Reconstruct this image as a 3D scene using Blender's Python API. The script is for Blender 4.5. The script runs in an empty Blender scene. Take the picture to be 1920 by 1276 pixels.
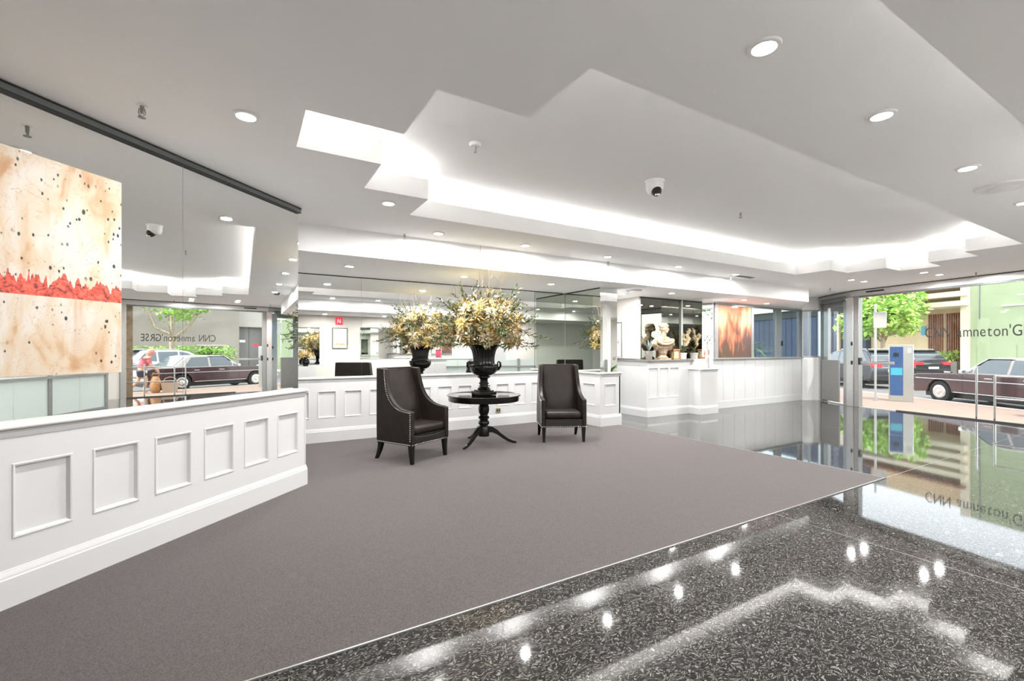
import bpy, bmesh, math, random
from mathutils import Vector, Matrix
from mathutils.geometry import tessellate_polygon
R = math.radians
PI = math.pi
sc = bpy.context.scene
col = sc.collection
rnd = random.Random(7)

# ------------------------------------------------------------------ camera
TH = R(59.45)
cd = bpy.data.cameras.new('camera')
cam = bpy.data.objects.new('camera', cd)
col.objects.link(cam)
cam.location = (0, 0, 1.5)
cam.rotation_euler = (R(90), 0, TH - R(90))
cd.sensor_width = 36
cd.lens = 856 / 1920 * 36
cd.shift_y = 18 / 1920
cd.clip_start = 0.05
sc.camera = cam

# ------------------------------------------------------------------ world, sun, exposure
w = bpy.data.worlds.new('world')
sc.world = w
w.use_nodes = True
wn = w.node_tree.nodes
sky = wn.new('ShaderNodeTexSky')
sky.sky_type = 'NISHITA'
sky.sun_disc = False
sky.sun_elevation = R(52)
sky.sun_rotation = R(190)
wn['Background'].inputs['Strength'].default_value = 0.32
hs = wn.new('ShaderNodeHueSaturation')
hs.inputs['Saturation'].default_value = 0.18
w.node_tree.links.new(sky.outputs[0], hs.inputs['Color'])
w.node_tree.links.new(hs.outputs[0], wn['Background'].inputs['Color'])
sl = bpy.data.lights.new('sun', 'SUN')
sl.energy = 1.5
sl.angle = R(1)
sl.color = (1, 0.95, 0.86)
sun = bpy.data.objects.new('sun', sl)
col.objects.link(sun)
sun.rotation_euler = Vector((0.14, 0.72, -1.0)).to_track_quat('-Z', 'Y').to_euler()
sc.view_settings.view_transform = 'Standard'
sc.view_settings.look = 'None'
sc.view_settings.gamma = 1
sc.view_settings.use_curve_mapping = False
sc.view_settings.exposure = 1.36
sc.cycles.max_bounces = 14
sc.cycles.diffuse_bounces = 6
sc.cycles.glossy_bounces = 7
sc.cycles.transparent_max_bounces = 24
sc.cycles.blur_glossy = 2.0
sc.cycles.sample_clamp_indirect = 6.0
sc.cycles.caustics_refractive = False
DOWN_W = 19.0     # watts of one downlight
COVE_E = 7.5     # emission of the cove strips

# ------------------------------------------------------------------ materials
M = {}
def nt(name):
    m = bpy.data.materials.new(name)
    m.use_nodes = True
    M[name] = m
    return m, m.node_tree.nodes, m.node_tree.links
def pm(name, c, rough=0.5, metal=0.0, spec=0.5, var=0.0, scale=8.0, bump=0.0, bscale=None, coat=0.0, emit=None, es=0.0):
    m, n, l = nt(name)
    b = n['Principled BSDF']
    b.inputs['Base Color'].default_value = (*c, 1)
    b.inputs['Roughness'].default_value = rough
    b.inputs['Metallic'].default_value = metal
    b.inputs['Specular IOR Level'].default_value = spec
    b.inputs['Coat Weight'].default_value = coat
    if emit:
        b.inputs['Emission Color'].default_value = (*emit, 1)
        b.inputs['Emission Strength'].default_value = es
    tc = n.new('ShaderNodeTexCoord')
    if var:
        t = n.new('ShaderNodeTexNoise'); t.inputs['Scale'].default_value = scale; t.inputs['Detail'].default_value = 5
        l.new(tc.outputs['Object'], t.inputs['Vector'])
        r = n.new('ShaderNodeValToRGB')
        r.color_ramp.elements[0].position = 0.3; r.color_ramp.elements[1].position = 0.7
        r.color_ramp.elements[0].color = (*[max(0, x * (1 - var)) for x in c], 1)
        r.color_ramp.elements[1].color = (*[min(1, x * (1 + var)) for x in c], 1)
        l.new(t.outputs['Fac'], r.inputs['Fac']); l.new(r.outputs['Color'], b.inputs['Base Color'])
    if bump:
        t2 = n.new('ShaderNodeTexNoise'); t2.inputs['Scale'].default_value = bscale or scale * 6; t2.inputs['Detail'].default_value = 4
        l.new(tc.outputs['Object'], t2.inputs['Vector'])
        bp = n.new('ShaderNodeBump'); bp.inputs['Strength'].default_value = bump; bp.inputs['Distance'].default_value = 0.01
        l.new(t2.outputs['Fac'], bp.inputs['Height']); l.new(bp.outputs['Normal'], b.inputs['Normal'])
    return m
def mirror_mat(name, c):
    m, n, l = nt(name)
    g = n.new('ShaderNodeBsdfGlossy')
    g.inputs['Color'].default_value = (*c, 1); g.inputs['Roughness'].default_value = 0.0
    l.new(g.outputs[0], n['Material Output'].inputs['Surface'])
def glass_mat(name, c, ior=1.45):
    m, n, l = nt(name)
    g = n.new('ShaderNodeBsdfGlossy'); g.inputs['Roughness'].default_value = 0.0
    t = n.new('ShaderNodeBsdfTransparent'); t.inputs['Color'].default_value = (*c, 1)
    f = n.new('ShaderNodeFresnel'); f.inputs['IOR'].default_value = ior
    x = n.new('ShaderNodeMixShader')
    ge = n.new('ShaderNodeNewGeometry'); iv = n.new('ShaderNodeMath'); iv.operation = 'SUBTRACT'; iv.inputs[0].default_value = 1.0
    l.new(ge.outputs['Backfacing'], iv.inputs[1])
    fm = n.new('ShaderNodeMath'); fm.operation = 'MULTIPLY'; l.new(f.outputs[0], fm.inputs[0]); l.new(iv.outputs[0], fm.inputs[1])   # only the outer face of a pane reflects
    l.new(fm.outputs[0], x.inputs[0]); l.new(t.outputs[0], x.inputs[1]); l.new(g.outputs[0], x.inputs[2])
    l.new(x.outputs[0], n['Material Output'].inputs['Surface'])
def frosted_mat(name):
    m, n, l = nt(name)
    t = n.new('ShaderNodeBsdfTranslucent'); t.inputs['Color'].default_value = (0.80, 0.86, 0.84, 1)
    d = n.new('ShaderNodeBsdfDiffuse'); d.inputs['Color'].default_value = (0.70, 0.76, 0.74, 1)
    g = n.new('ShaderNodeBsdfGlossy'); g.inputs['Roughness'].default_value = 0.15
    a = n.new('ShaderNodeMixShader'); a.inputs[0].default_value = 0.5
    b = n.new('ShaderNodeMixShader'); b.inputs[0].default_value = 0.08
    l.new(t.outputs[0], a.inputs[1]); l.new(d.outputs[0], a.inputs[2])
    l.new(a.outputs[0], b.inputs[1]); l.new(g.outputs[0], b.inputs[2])
    l.new(b.outputs[0], n['Material Output'].inputs['Surface'])

pm('ceiling_white', (0.955, 0.953, 0.95), 0.7, spec=0.2, var=0.01, scale=1.5)
pm('joinery_white', (0.57, 0.57, 0.572), 0.32, var=0.008, scale=3)
pm('gloss_white', (0.54, 0.54, 0.537), 0.10, var=0.008, scale=2)
pm('ledge_white', (0.72, 0.70, 0.665), 0.22, var=0.02, scale=6)
pm('wall_cream', (0.62, 0.595, 0.555), 0.6, spec=0.25, var=0.015, scale=2)
pm('wall_white', (0.85, 0.84, 0.82), 0.6, spec=0.25, var=0.01, scale=2)
mirror_mat('mirror', (0.90, 0.915, 0.90))
mirror_mat('mirror_grey', (0.70, 0.74, 0.69))
mirror_mat('mirror_dark', (0.24, 0.25, 0.22))
glass_mat('glass', (0.96, 0.98, 0.97))
glass_mat('window_glass', (0.80, 0.90, 0.92), 1.6)
frosted_mat('frosted')
pm('rail_grey', (0.20, 0.215, 0.22), 0.4, metal=0.5, var=0.05)
pm('rail_dark', (0.03, 0.03, 0.03), 0.5)
pm('steel', (0.55, 0.55, 0.54), 0.32, metal=0.85, var=0.04, scale=20)
pm('steel_dark', (0.30, 0.30, 0.295), 0.38, metal=0.6, var=0.04, scale=15)
pm('panel_grey', (0.24, 0.235, 0.225), 0.5, metal=0.2, var=0.03)
pm('chrome', (0.82, 0.82, 0.82), 0.12, metal=1.0)
pm('leather', (0.017, 0.0125, 0.010), 0.42, spec=0.28, var=0.28, scale=7, bump=0.12, bscale=160)
pm('leather_dark', (0.008, 0.006, 0.005), 0.45, var=0.2, scale=9)
pm('black_wood', (0.006, 0.005, 0.0045), 0.24, spec=0.4, var=0.2, scale=12, coat=0.1)
pm('table_top', (0.014, 0.010, 0.008), 0.05, spec=0.7, coat=0.8, var=0.2, scale=5)
pm('urn_black', (0.003, 0.003, 0.003), 0.14, spec=0.45, coat=0.1, var=0.2, scale=10)
pm('nickel', (0.85, 0.82, 0.76), 0.25, metal=1.0)
pm('petal', (0.50, 0.33, 0.09), 0.6, var=0.25, scale=14)
pm('petal_pale', (0.52, 0.40, 0.18), 0.6, var=0.15, scale=14)
pm('petal_white', (0.58, 0.50, 0.37), 0.6, var=0.1, scale=14)
pm('petal_core', (0.45, 0.22, 0.04), 0.6, var=0.2, scale=30)
pm('leaf_olive', (0.075, 0.085, 0.03), 0.5, var=0.4, scale=10)
pm('leaf_moss', (0.10, 0.14, 0.035), 0.5, var=0.4, scale=8)
pm('leaf_green', (0.16, 0.36, 0.07), 0.45, var=0.45, scale=2.5)
pm('leaf_bright', (0.36, 0.58, 0.12), 0.5, var=0.4, scale=2.0)
pm('leaf_grey', (0.16, 0.19, 0.17), 0.5, var=0.3, scale=10)
pm('twig', (0.30, 0.22, 0.14), 0.8, var=0.3, scale=30)
pm('bark', (0.40, 0.33, 0.24), 0.9, var=0.35, scale=9, bump=0.3)
pm('bust_stone', (0.36, 0.27, 0.185), 0.85, var=0.34, scale=22, bump=0.5, bscale=45)
pm('stone_top', (0.16, 0.15, 0.145), 0.25, var=0.15, scale=40)
pm('pot_grey', (0.24, 0.225, 0.20), 0.8, var=0.3, scale=18, bump=0.3)
pm('ceramic_white', (0.66, 0.64, 0.62), 0.25)
pm('copper', (0.72, 0.40, 0.20), 0.3, metal=0.7, var=0.1)
pm('parchment', (0.82, 0.66, 0.42), 0.5, var=0.1, emit=(1.0, 0.72, 0.4), es=0.0)
pm('amber', (0.25, 0.08, 0.02), 0.15, var=0.2)
pm('black', (0.012, 0.012, 0.012), 0.4)
pm('lettering', (0.006, 0.007, 0.006), 0.45)
pm('plastic_white', (0.84, 0.84, 0.83), 0.4)
pm('plastic_grey', (0.45, 0.45, 0.44), 0.5)
pm('brass', (0.55, 0.47, 0.30), 0.35, metal=0.9)
pm('exit_red', (0.62, 0.03, 0.06), 0.4, emit=(0.8, 0.03, 0.07), es=0.35)
pm('sign_white', (0.9, 0.9, 0.9), 0.4)
pm('paper', (0.86, 0.85, 0.82), 0.6, var=0.06, scale=5)
pm('frame_dark', (0.06, 0.045, 0.04), 0.4)
pm('print_tan', (0.55, 0.42, 0.26), 0.6, var=0.5, scale=40)
pm('print_grey', (0.62, 0.62, 0.64), 0.6, var=0.3, scale=25)
pm('screen_blue', (0.25, 0.35, 0.5), 0.2, emit=(0.6, 0.78, 1.0), es=0.8)
pm('lamp_lens', (0.9, 0.9, 0.9), 0.4, emit=(1, 0.97, 0.92), es=14.0)
pm('cove_strip', (0.9, 0.9, 0.9), 0.4, emit=(1, 0.98, 0.95), es=COVE_E)
# outside
pm('pavement', (0.30, 0.215, 0.175), 0.85, var=0.08, scale=3, bump=0.1)
pm('asphalt', (0.17, 0.165, 0.165), 0.85, var=0.12, scale=6)
pm('kerb', (0.55, 0.53, 0.50), 0.85, var=0.1)
pm('green_render', (0.42, 0.49, 0.31), 0.85, var=0.06, scale=0.7)
pm('taupe_render', (0.34, 0.30, 0.265), 0.85, var=0.08, scale=0.6)
pm('pale_render', (0.50, 0.46, 0.42), 0.85, var=0.06, scale=0.6)
pm('cream_render', (0.72, 0.58, 0.37), 0.85, var=0.06, scale=0.8)
pm('ivory_trim', (0.82, 0.74, 0.60), 0.7, var=0.04)
pm('navy_board', (0.055, 0.065, 0.11), 0.6, var=0.12, scale=3)
pm('slate_board', (0.26, 0.29, 0.37), 0.6, var=0.1, scale=3)
pm('slat_brown', (0.30, 0.13, 0.07), 0.6, var=0.3, scale=6)
pm('timber_post', (0.24, 0.165, 0.10), 0.7, var=0.25, scale=8)
pm('garage_grey', (0.20, 0.195, 0.19), 0.6, var=0.05)
pm('tyre', (0.018, 0.018, 0.018), 0.8)
pm('maroon_paint', (0.075, 0.034, 0.040), 0.14, metal=0.25, coat=1.0, var=0.05)
pm('black_paint', (0.022, 0.024, 0.03), 0.12, metal=0.2, coat=1.0, var=0.05)
pm('charcoal_paint', (0.055, 0.058, 0.07), 0.14, metal=0.3, coat=1.0, var=0.05)
pm('silver_paint', (0.62, 0.63, 0.65), 0.2, metal=0.5, coat=1.0, var=0.04)
pm('vinyl_roof', (0.50, 0.47, 0.45), 0.35, var=0.05)
pm('car_glass', (0.10, 0.13, 0.15), 0.04, spec=0.9, coat=0.6)
pm('tail_red', (0.55, 0.03, 0.04), 0.2, emit=(0.7, 0.03, 0.04), es=0.15)
pm('kiosk_blue', (0.03, 0.085, 0.22), 0.35, var=0.15, scale=6)
pm('kiosk_teal', (0.05, 0.35, 0.48), 0.35)
pm('skin', (0.55, 0.32, 0.22), 0.5, var=0.06)
pm('pink_cloth', (0.55, 0.14, 0.17), 0.8, var=0.12, scale=14)
pm('pink_hair', (0.72, 0.30, 0.26), 0.8, var=0.3, scale=30)
pm('navy_cloth', (0.02, 0.025, 0.05), 0.8)
pm('tan_bag', (0.42, 0.21, 0.09), 0.6, var=0.25, scale=8)
pm('wicker', (0.42, 0.32, 0.24), 0.8, var=0.35, scale=60, bump=0.6, bscale=90)

def carpet_mat():
    m, n, l = nt('carpet')
    b = n['Principled BSDF']; b.inputs['Roughness'].default_value = 0.95; b.inputs['Specular IOR Level'].default_value = 0.1
    tc = n.new('ShaderNodeTexCoord')
    t = n.new('ShaderNodeTexNoise'); t.inputs['Scale'].default_value = 170; t.inputs['Detail'].default_value = 3
    t2 = n.new('ShaderNodeTexNoise'); t2.inputs['Scale'].default_value = 0.9; t2.inputs['Detail'].default_value = 3
    l.new(tc.outputs['Object'], t.inputs['Vector']); l.new(tc.outputs['Object'], t2.inputs['Vector'])
    r = n.new('ShaderNodeValToRGB')
    r.color_ramp.elements[0].position = 0.34; r.color_ramp.elements[0].color = (0.042, 0.0365, 0.036, 1)
    r.color_ramp.elements[1].position = 0.66; r.color_ramp.elements[1].color = (0.096, 0.0845, 0.0835, 1)
    l.new(t.outputs['Fac'], r.inputs['Fac'])
    mx = n.new('ShaderNodeMixRGB'); mx.blend_type = 'MULTIPLY'; mx.inputs[0].default_value = 0.25
    l.new(r.outputs['Color'], mx.inputs[1]); l.new(t2.outputs['Color'], mx.inputs[2])
    l.new(r.outputs['Color'], b.inputs['Base Color'])
    b.inputs['Sheen Weight'].default_value = 0.35; b.inputs['Sheen Roughness'].default_value = 0.4; b.inputs['Sheen Tint'].default_value = (0.8, 0.74, 0.74, 1)
    bp = n.new('ShaderNodeBump'); bp.inputs['Strength'].default_value = 0.12; bp.inputs['Distance'].default_value = 0.003
    l.new(t.outputs['Fac'], bp.inputs['Height']); l.new(bp.outputs['Normal'], b.inputs['Normal'])
carpet_mat()

def terrazzo_mat():
    m, n, l = nt('terrazzo')
    b = n['Principled BSDF']
    b.inputs['Roughness'].default_value = 0.035; b.inputs['Specular IOR Level'].default_value = 0.5
    b.inputs['Coat Weight'].default_value = 0.0
    tc = n.new('ShaderNodeTexCoord')
    wp = n.new('ShaderNodeTexNoise'); wp.inputs['Scale'].default_value = 16; wp.inputs['Detail'].default_value = 2
    l.new(tc.outputs['Object'], wp.inputs['Vector'])
    add = n.new('ShaderNodeMixRGB'); add.blend_type = 'ADD'; add.inputs[0].default_value = 0.10
    l.new(tc.outputs['Object'], add.inputs[1]); l.new(wp.outputs['Color'], add.inputs[2])
    masks = []
    for sx, sy, rot, th in ((24, 80, 25, 0.23), (28, 88, 100, 0.23), (32, 92, 165, 0.22)):
        mp = n.new('ShaderNodeMapping'); mp.inputs['Rotation'].default_value = (0, 0, R(rot)); mp.inputs['Scale'].default_value = (sx, sy, 1)
        l.new(add.outputs[0], mp.inputs['Vector'])
        v = n.new('ShaderNodeTexVoronoi'); v.inputs['Scale'].default_value = 1.0; v.voronoi_dimensions = '2D'
        l.new(mp.outputs[0], v.inputs['Vector'])
        r = n.new('ShaderNodeValToRGB')
        r.color_ramp.elements[0].position = th * 0.6; r.color_ramp.elements[0].color = (1, 1, 1, 1)
        r.color_ramp.elements[1].position = th; r.color_ramp.elements[1].color = (0, 0, 0, 1)
        l.new(v.outputs['Distance'], r.inputs['Fac'])
        sep = n.new('ShaderNodeSeparateColor'); l.new(v.outputs['Color'], sep.inputs[0])
        mul = n.new('ShaderNodeMath'); mul.operation = 'MULTIPLY'
        l.new(r.outputs['Color'], mul.inputs[0]); l.new(sep.outputs[0], mul.inputs[1])
        masks.append(mul)
    mx1 = n.new('ShaderNodeMath'); mx1.operation = 'MAXIMUM'; l.new(masks[0].outputs[0], mx1.inputs[0]); l.new(masks[1].outputs[0], mx1.inputs[1])
    mx2 = n.new('ShaderNodeMath'); mx2.operation = 'MAXIMUM'; l.new(mx1.outputs[0], mx2.inputs[0]); l.new(masks[2].outputs[0], mx2.inputs[1])
    base = n.new('ShaderNodeValToRGB')
    base.color_ramp.elements[0].color = (0.006, 0.006, 0.006, 1); base.color_ramp.elements[0].position = 0.35
    base.color_ramp.elements[1].color = (0.020, 0.0195, 0.019, 1); base.color_ramp.elements[1].position = 0.65
    t3 = n.new('ShaderNodeTexNoise'); t3.inputs['Scale'].default_value = 90; l.new(tc.outputs['Object'], t3.inputs['Vector'])
    l.new(t3.outputs['Fac'], base.inputs['Fac'])
    mix = n.new('ShaderNodeMixRGB'); mix.inputs[2].default_value = (0.20, 0.19, 0.175, 1)
    l.new(mx2.outputs[0], mix.inputs[0]); l.new(base.outputs['Color'], mix.inputs[1])
    l.new(mix.outputs[0], b.inputs['Base Color'])
terrazzo_mat()

def art_mat():
    # object coordinates: x along the canvas, z up, origin at the centre (1.36 high)
    m, n, l = nt('canvas_art')
    b = n['Principled BSDF']; b.inputs['Roughness'].default_value = 0.6
    tc = n.new('ShaderNodeTexCoord')
    def ramp(src, stops):
        r = n.new('ShaderNodeValToRGB')
        while len(r.color_ramp.elements) < len(stops): r.color_ramp.elements.new(0.5)
        for e, (p, c) in zip(r.color_ramp.elements, stops):
            e.position = p; e.color = (*c, 1) if len(c) == 3 else c
        l.new(src, r.inputs['Fac']); return r.outputs['Color']
    def noise(scale, sc3=(1, 1, 1), detail=5, dist=0.0):
        mp = n.new('ShaderNodeMapping'); mp.inputs['Scale'].default_value = sc3; l.new(tc.outputs['Object'], mp.inputs['Vector'])
        t = n.new('ShaderNodeTexNoise'); t.inputs['Scale'].default_value = scale; t.inputs['Detail'].default_value = detail; t.inputs['Distortion'].default_value = dist
        l.new(mp.outputs[0], t.inputs['Vector']); return t.outputs['Fac']
    def mix(fac, a, c):
        x = n.new('ShaderNodeMixRGB'); l.new(fac, x.inputs[0])
        if isinstance(a, tuple): x.inputs[1].default_value = (*a, 1)
        else: l.new(a, x.inputs[1])
        if isinstance(c, tuple): x.inputs[2].default_value = (*c, 1)
        else: l.new(c, x.inputs[2])
        return x.outputs[0]
    W0, B0 = (0, 0, 0), (1, 1, 1)
    basec = ramp(noise(5, (1, 1, 0.5), 6, 0.6), [(0.30, (0.42, 0.22, 0.09)), (0.42, (0.53, 0.42, 0.30)), (0.56, (0.565, 0.515, 0.45))])
    streak = ramp(noise(16, (1, 1, 0.09), 3), [(0.56, W0), (0.74, B0)])
    patch = ramp(noise(3.0, (1, 1, 0.6), 4), [(0.42, W0), (0.66, B0)])
    mm = n.new('ShaderNodeMath'); mm.operation = 'MULTIPLY'; l.new(streak, mm.inputs[0]); l.new(patch, mm.inputs[1])
    c1 = mix(mm.outputs[0], basec, (0.40, 0.21, 0.08))
    vein = ramp(noise(7, (1, 1, 0.7), 7, 1.6), [(0.488, W0), (0.497, (0.7, 0.7, 0.7)), (0.506, W0)])
    c2 = mix(vein, c1, (0.42, 0.24, 0.12))
    mp = n.new('ShaderNodeMapping'); mp.inputs['Scale'].default_value = (30, 30, 17); l.new(tc.outputs['Object'], mp.inputs['Vector'])
    v = n.new('ShaderNodeTexVoronoi'); v.inputs['Scale'].default_value = 1; l.new(mp.outputs[0], v.inputs['Vector'])
    szn = n.new('ShaderNodeMath'); szn.operation = 'MULTIPLY_ADD'; l.new(noise(14, (1, 1, 1), 2), szn.inputs[0]); szn.inputs[1].default_value = -0.62; l.new(v.outputs['Distance'], szn.inputs[2])
    szo = n.new('ShaderNodeMath'); szo.operation = 'ADD'; l.new(szn.outputs[0], szo.inputs[0]); szo.inputs[1].default_value = 0.36
    spots = ramp(szo.outputs[0], [(0.17, B0), (0.23, W0)])
    some = ramp(noise(6, (1, 1, 1), 3), [(0.42, W0), (0.50, B0)])
    ms = n.new('ShaderNodeMath'); ms.operation = 'MULTIPLY'; l.new(spots, ms.inputs[0]); l.new(some, ms.inputs[1])
    c3 = mix(ms.outputs[0], c2, (0.03, 0.022, 0.018))
    # red band with a ragged upper edge
    sep = n.new('ShaderNodeSeparateXYZ'); l.new(tc.outputs['Object'], sep.inputs[0])
    jag = noise(1.0, (22, 22, 1.5), 6, 0.9)
    edge = n.new('ShaderNodeMath'); edge.operation = 'MULTIPLY_ADD'; l.new(jag, edge.inputs[0]); edge.inputs[1].default_value = 0.30; edge.inputs[2].default_value = -0.235
    up = n.new('ShaderNodeMath'); up.operation = 'LESS_THAN'; l.new(sep.outputs['Z'], up.inputs[0]); l.new(edge.outputs[0], up.inputs[1])
    dn = n.new('ShaderNodeMath'); dn.operation = 'GREATER_THAN'; l.new(sep.outputs['Z'], dn.inputs[0]); dn.inputs[1].default_value = -0.185
    band = n.new('ShaderNodeMath'); band.operation = 'MULTIPLY'; l.new(up.outputs[0], band.inputs[0]); l.new(dn.outputs[0], band.inputs[1])
    redc = ramp(noise(24, (1, 1, 1), 6, 1.5), [(0.36, (0.12, 0.02, 0.015)), (0.46, (0.50, 0.05, 0.03)), (0.62, (0.70, 0.12, 0.07))])
    c4 = mix(band.outputs[0], c3, redc)
    l.new(c4, b.inputs['Base Color'])
art_mat()

def ember_mat():
    m, n, l = nt('ember_print')
    b = n['Principled BSDF']; b.inputs['Roughness'].default_value = 0.08
    tc = n.new('ShaderNodeTexCoord')
    mp = n.new('ShaderNodeMapping'); mp.inputs['Scale'].default_value = (2.4, 1, 0.9); l.new(tc.outputs['Object'], mp.inputs['Vector'])
    t = n.new('ShaderNodeTexNoise'); t.inputs['Scale'].default_value = 2.0; t.inputs['Detail'].default_value = 8; t.inputs['Distortion'].default_value = 0.25
    l.new(mp.outputs[0], t.inputs['Vector'])
    sep = n.new('ShaderNodeSeparateXYZ'); l.new(tc.outputs['Object'], sep.inputs[0])
    a = n.new('ShaderNodeMath'); a.operation = 'MULTIPLY_ADD'; l.new(sep.outputs['Z'], a.inputs[0]); a.inputs[1].default_value = 0.30; l.new(t.outputs['Fac'], a.inputs[2])
    a2 = n.new('ShaderNodeMath'); a2.operation = 'MULTIPLY_ADD'; l.new(sep.outputs['X'], a2.inputs[0]); a2.inputs[1].default_value = -0.10; l.new(a.outputs[0], a2.inputs[2])
    r = n.new('ShaderNodeValToRGB')
    st = [(0.40, (0.10, 0.06, 0.05)), (0.47, (0.22, 0.09, 0.06)), (0.54, (0.52, 0.14, 0.075)), (0.70, (0.64, 0.27, 0.17))]
    while len(r.color_ramp.elements) < 4: r.color_ramp.elements.new(0.5)
    for e, (p, c) in zip(r.color_ramp.elements, st): e.position = p; e.color = (*c, 1)
    l.new(a2.outputs[0], r.inputs['Fac']); l.new(r.outputs['Color'], b.inputs['Base Color'])
    l.new(r.outputs['Color'], b.inputs['Emission Color']); b.inputs['Emission Strength'].default_value = 0.0
ember_mat()

# ------------------------------------------------------------------ mesh helpers
class MB:
    def __init__(s): s.v = []; s.f = []; s.m = []; s.mi = 0
    def add(s, vs, fs):
        o = len(s.v); s.v += [tuple(p) for p in vs]
        for f in fs: s.f.append(tuple(i + o for i in f)); s.m.append(s.mi)
        return s
    def box(s, a, b):
        (x0, y0, z0), (x1, y1, z1) = a, b
        return s.add([(x0,y0,z0),(x1,y0,z0),(x1,y1,z0),(x0,y1,z0),(x0,y0,z1),(x1,y0,z1),(x1,y1,z1),(x0,y1,z1)],
                     [(0,3,2,1),(4,5,6,7),(0,1,5,4),(1,2,6,5),(2,3,7,6),(3,0,4,7)])
    def prism(s, poly, z0, z1):
        n = len(poly)
        tr = tessellate_polygon([[Vector((x, y, 0)) for x, y in poly]])
        vs = [(x, y, z0) for x, y in poly] + [(x, y, z1) for x, y in poly]
        fs = [(a, b, c) for a, b, c in tr] + [(a + n, b + n, c + n) for a, b, c in tr]
        fs += [(i, (i + 1) % n, (i + 1) % n + n, i + n) for i in range(n)]
        return s.add(vs, fs)
    def extrude(s, poly, fn, t0, t1):
        # poly in (a, b), fn(a, b, t) -> xyz
        n = len(poly)
        tr = tessellate_polygon([[Vector((x, y, 0)) for x, y in poly]])
        vs = [fn(x, y, t0) for x, y in poly] + [fn(x, y, t1) for x, y in poly]
        fs = [tuple(t) for t in tr] + [(a + n, b + n, c + n) for a, b, c in tr]
        fs += [(i, (i + 1) % n, (i + 1) % n + n, i + n) for i in range(n)]
        return s.add(vs, fs)
    def tube(s, pts, r, n=8, cap=True):
        pts = [Vector(p) for p in pts]
        rs = r if isinstance(r, (list, tuple)) else [r] * len(pts)
        o = []
        prev = None
        for i, p in enumerate(pts):
            d = (pts[min(i + 1, len(pts) - 1)] - pts[max(i - 1, 0)]).normalized()
            if prev is None:
                a = d.cross(Vector((0, 0, 1)))
                if a.length < 0.05: a = d.cross(Vector((1, 0, 0)))
            else:
                a = prev - d * prev.dot(d)
            a.normalize(); prev = a; b = d.cross(a)
            o += [p + (a * math.cos(2 * PI * k / n) + b * math.sin(2 * PI * k / n)) * rs[i] for k in range(n)]
        fs = []
        for i in range(len(pts) - 1):
            for k in range(n):
                fs.append((i*n+k, i*n+(k+1)%n, (i+1)*n+(k+1)%n, (i+1)*n+k))
        if cap:
            fs.append(tuple(range(n - 1, -1, -1))); fs.append(tuple((len(pts)-1)*n + k for k in range(n)))
        return s.add(o, fs)
    def lathe(s, prof, n=32, c=(0, 0, 0), rad=None):
        vs = []; fs = []
        for i, (r, z) in enumerate(prof):
            for k in range(n):
                a = 2 * PI * k / n
                q = rad(i, a, r, z) if rad else r
                vs.append((c[0] + q * math.cos(a), c[1] + q * math.sin(a), c[2] + z))
        for i in range(len(prof) - 1):
            for k in range(n):
                fs.append((i*n+k, i*n+(k+1)%n, (i+1)*n+(k+1)%n, (i+1)*n+k))
        fs.append(tuple(range(n - 1, -1, -1))); fs.append(tuple((len(prof)-1)*n + k for k in range(n)))
        return s.add(vs, fs)
    def ball(s, c, r, nu=10, nv=6):
        rx, ry, rz = r if isinstance(r, tuple) else (r, r, r)
        vs = [(c[0], c[1], c[2] - rz)]
        for j in range(1, nv):
            t = -PI / 2 + PI * j / nv
            for k in range(nu):
                a = 2 * PI * k / nu
                vs.append((c[0] + rx*math.cos(t)*math.cos(a), c[1] + ry*math.cos(t)*math.sin(a), c[2] + rz*math.sin(t)))
        vs.append((c[0], c[1], c[2] + rz))
        fs = [(0, 1 + (k+1)%nu, 1 + k) for k in range(nu)]
        for j in range(nv - 2):
            for k in range(nu):
                a = 1 + j*nu
                fs.append((a+k, a+(k+1)%nu, a+nu+(k+1)%nu, a+nu+k))
        L = len(vs) - 1; a = 1 + (nv-2)*nu
        fs += [(a+k, a+(k+1)%nu, L) for k in range(nu)]
        return s.add(vs, fs)
    def mesh(s, name, mats, smooth=False):
        me = bpy.data.meshes.new(name)
        me.from_pydata([tuple(p) for p in s.v], [], s.f)
        for m in (mats if isinstance(mats, (list, tuple)) else [mats]): me.materials.append(M[m])
        me.polygons.foreach_set('material_index', s.m)
        bm = bmesh.new(); bm.from_mesh(me); bmesh.ops.recalc_face_normals(bm, faces=bm.faces); bm.to_mesh(me); bm.free()
        if smooth:
            me.polygons.foreach_set('use_smooth', [True] * len(me.polygons))
            try: me.set_sharp_from_angle(angle=R(38))
            except Exception: pass
        return me
    def build(s, name, mats, parent=None, smooth=False, bevel=0, seg=2, subsurf=0, kind=None):
        o = link(name, s.mesh(name, mats, smooth or bevel > 0 or subsurf > 0), parent)
        if bevel:
            b = o.modifiers.new('bevel', 'BEVEL'); b.width = bevel; b.segments = seg; b.limit_method = 'ANGLE'; b.angle_limit = R(35)
        if subsurf:
            b = o.modifiers.new('subsurf', 'SUBSURF'); b.levels = b.render_levels = subsurf
        if kind: o['kind'] = kind
        return o
def link(name, data, parent=None):
    o = bpy.data.objects.new(name, data); col.objects.link(o)
    if parent: o.parent = parent
    return o
def tag(o, label, cat, group=None):
    o['label'] = label; o['category'] = cat
    if group: o['group'] = group
    return o
def thing(name, label, cat, loc=(0, 0, 0), rz=0, group=None):
    o = link(name, None); o.location = loc; o.rotation_euler = (0, 0, rz)
    return tag(o, label, cat, group)
def struct(name, o=None):
    if o is None: o = link(name, None)
    o['kind'] = 'structure'
    return o
def copy_tree(o, parent=None):
    c = o.copy(); col.objects.link(c); c.parent = parent
    for ch in o.children: copy_tree(ch, c)
    return c
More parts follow.
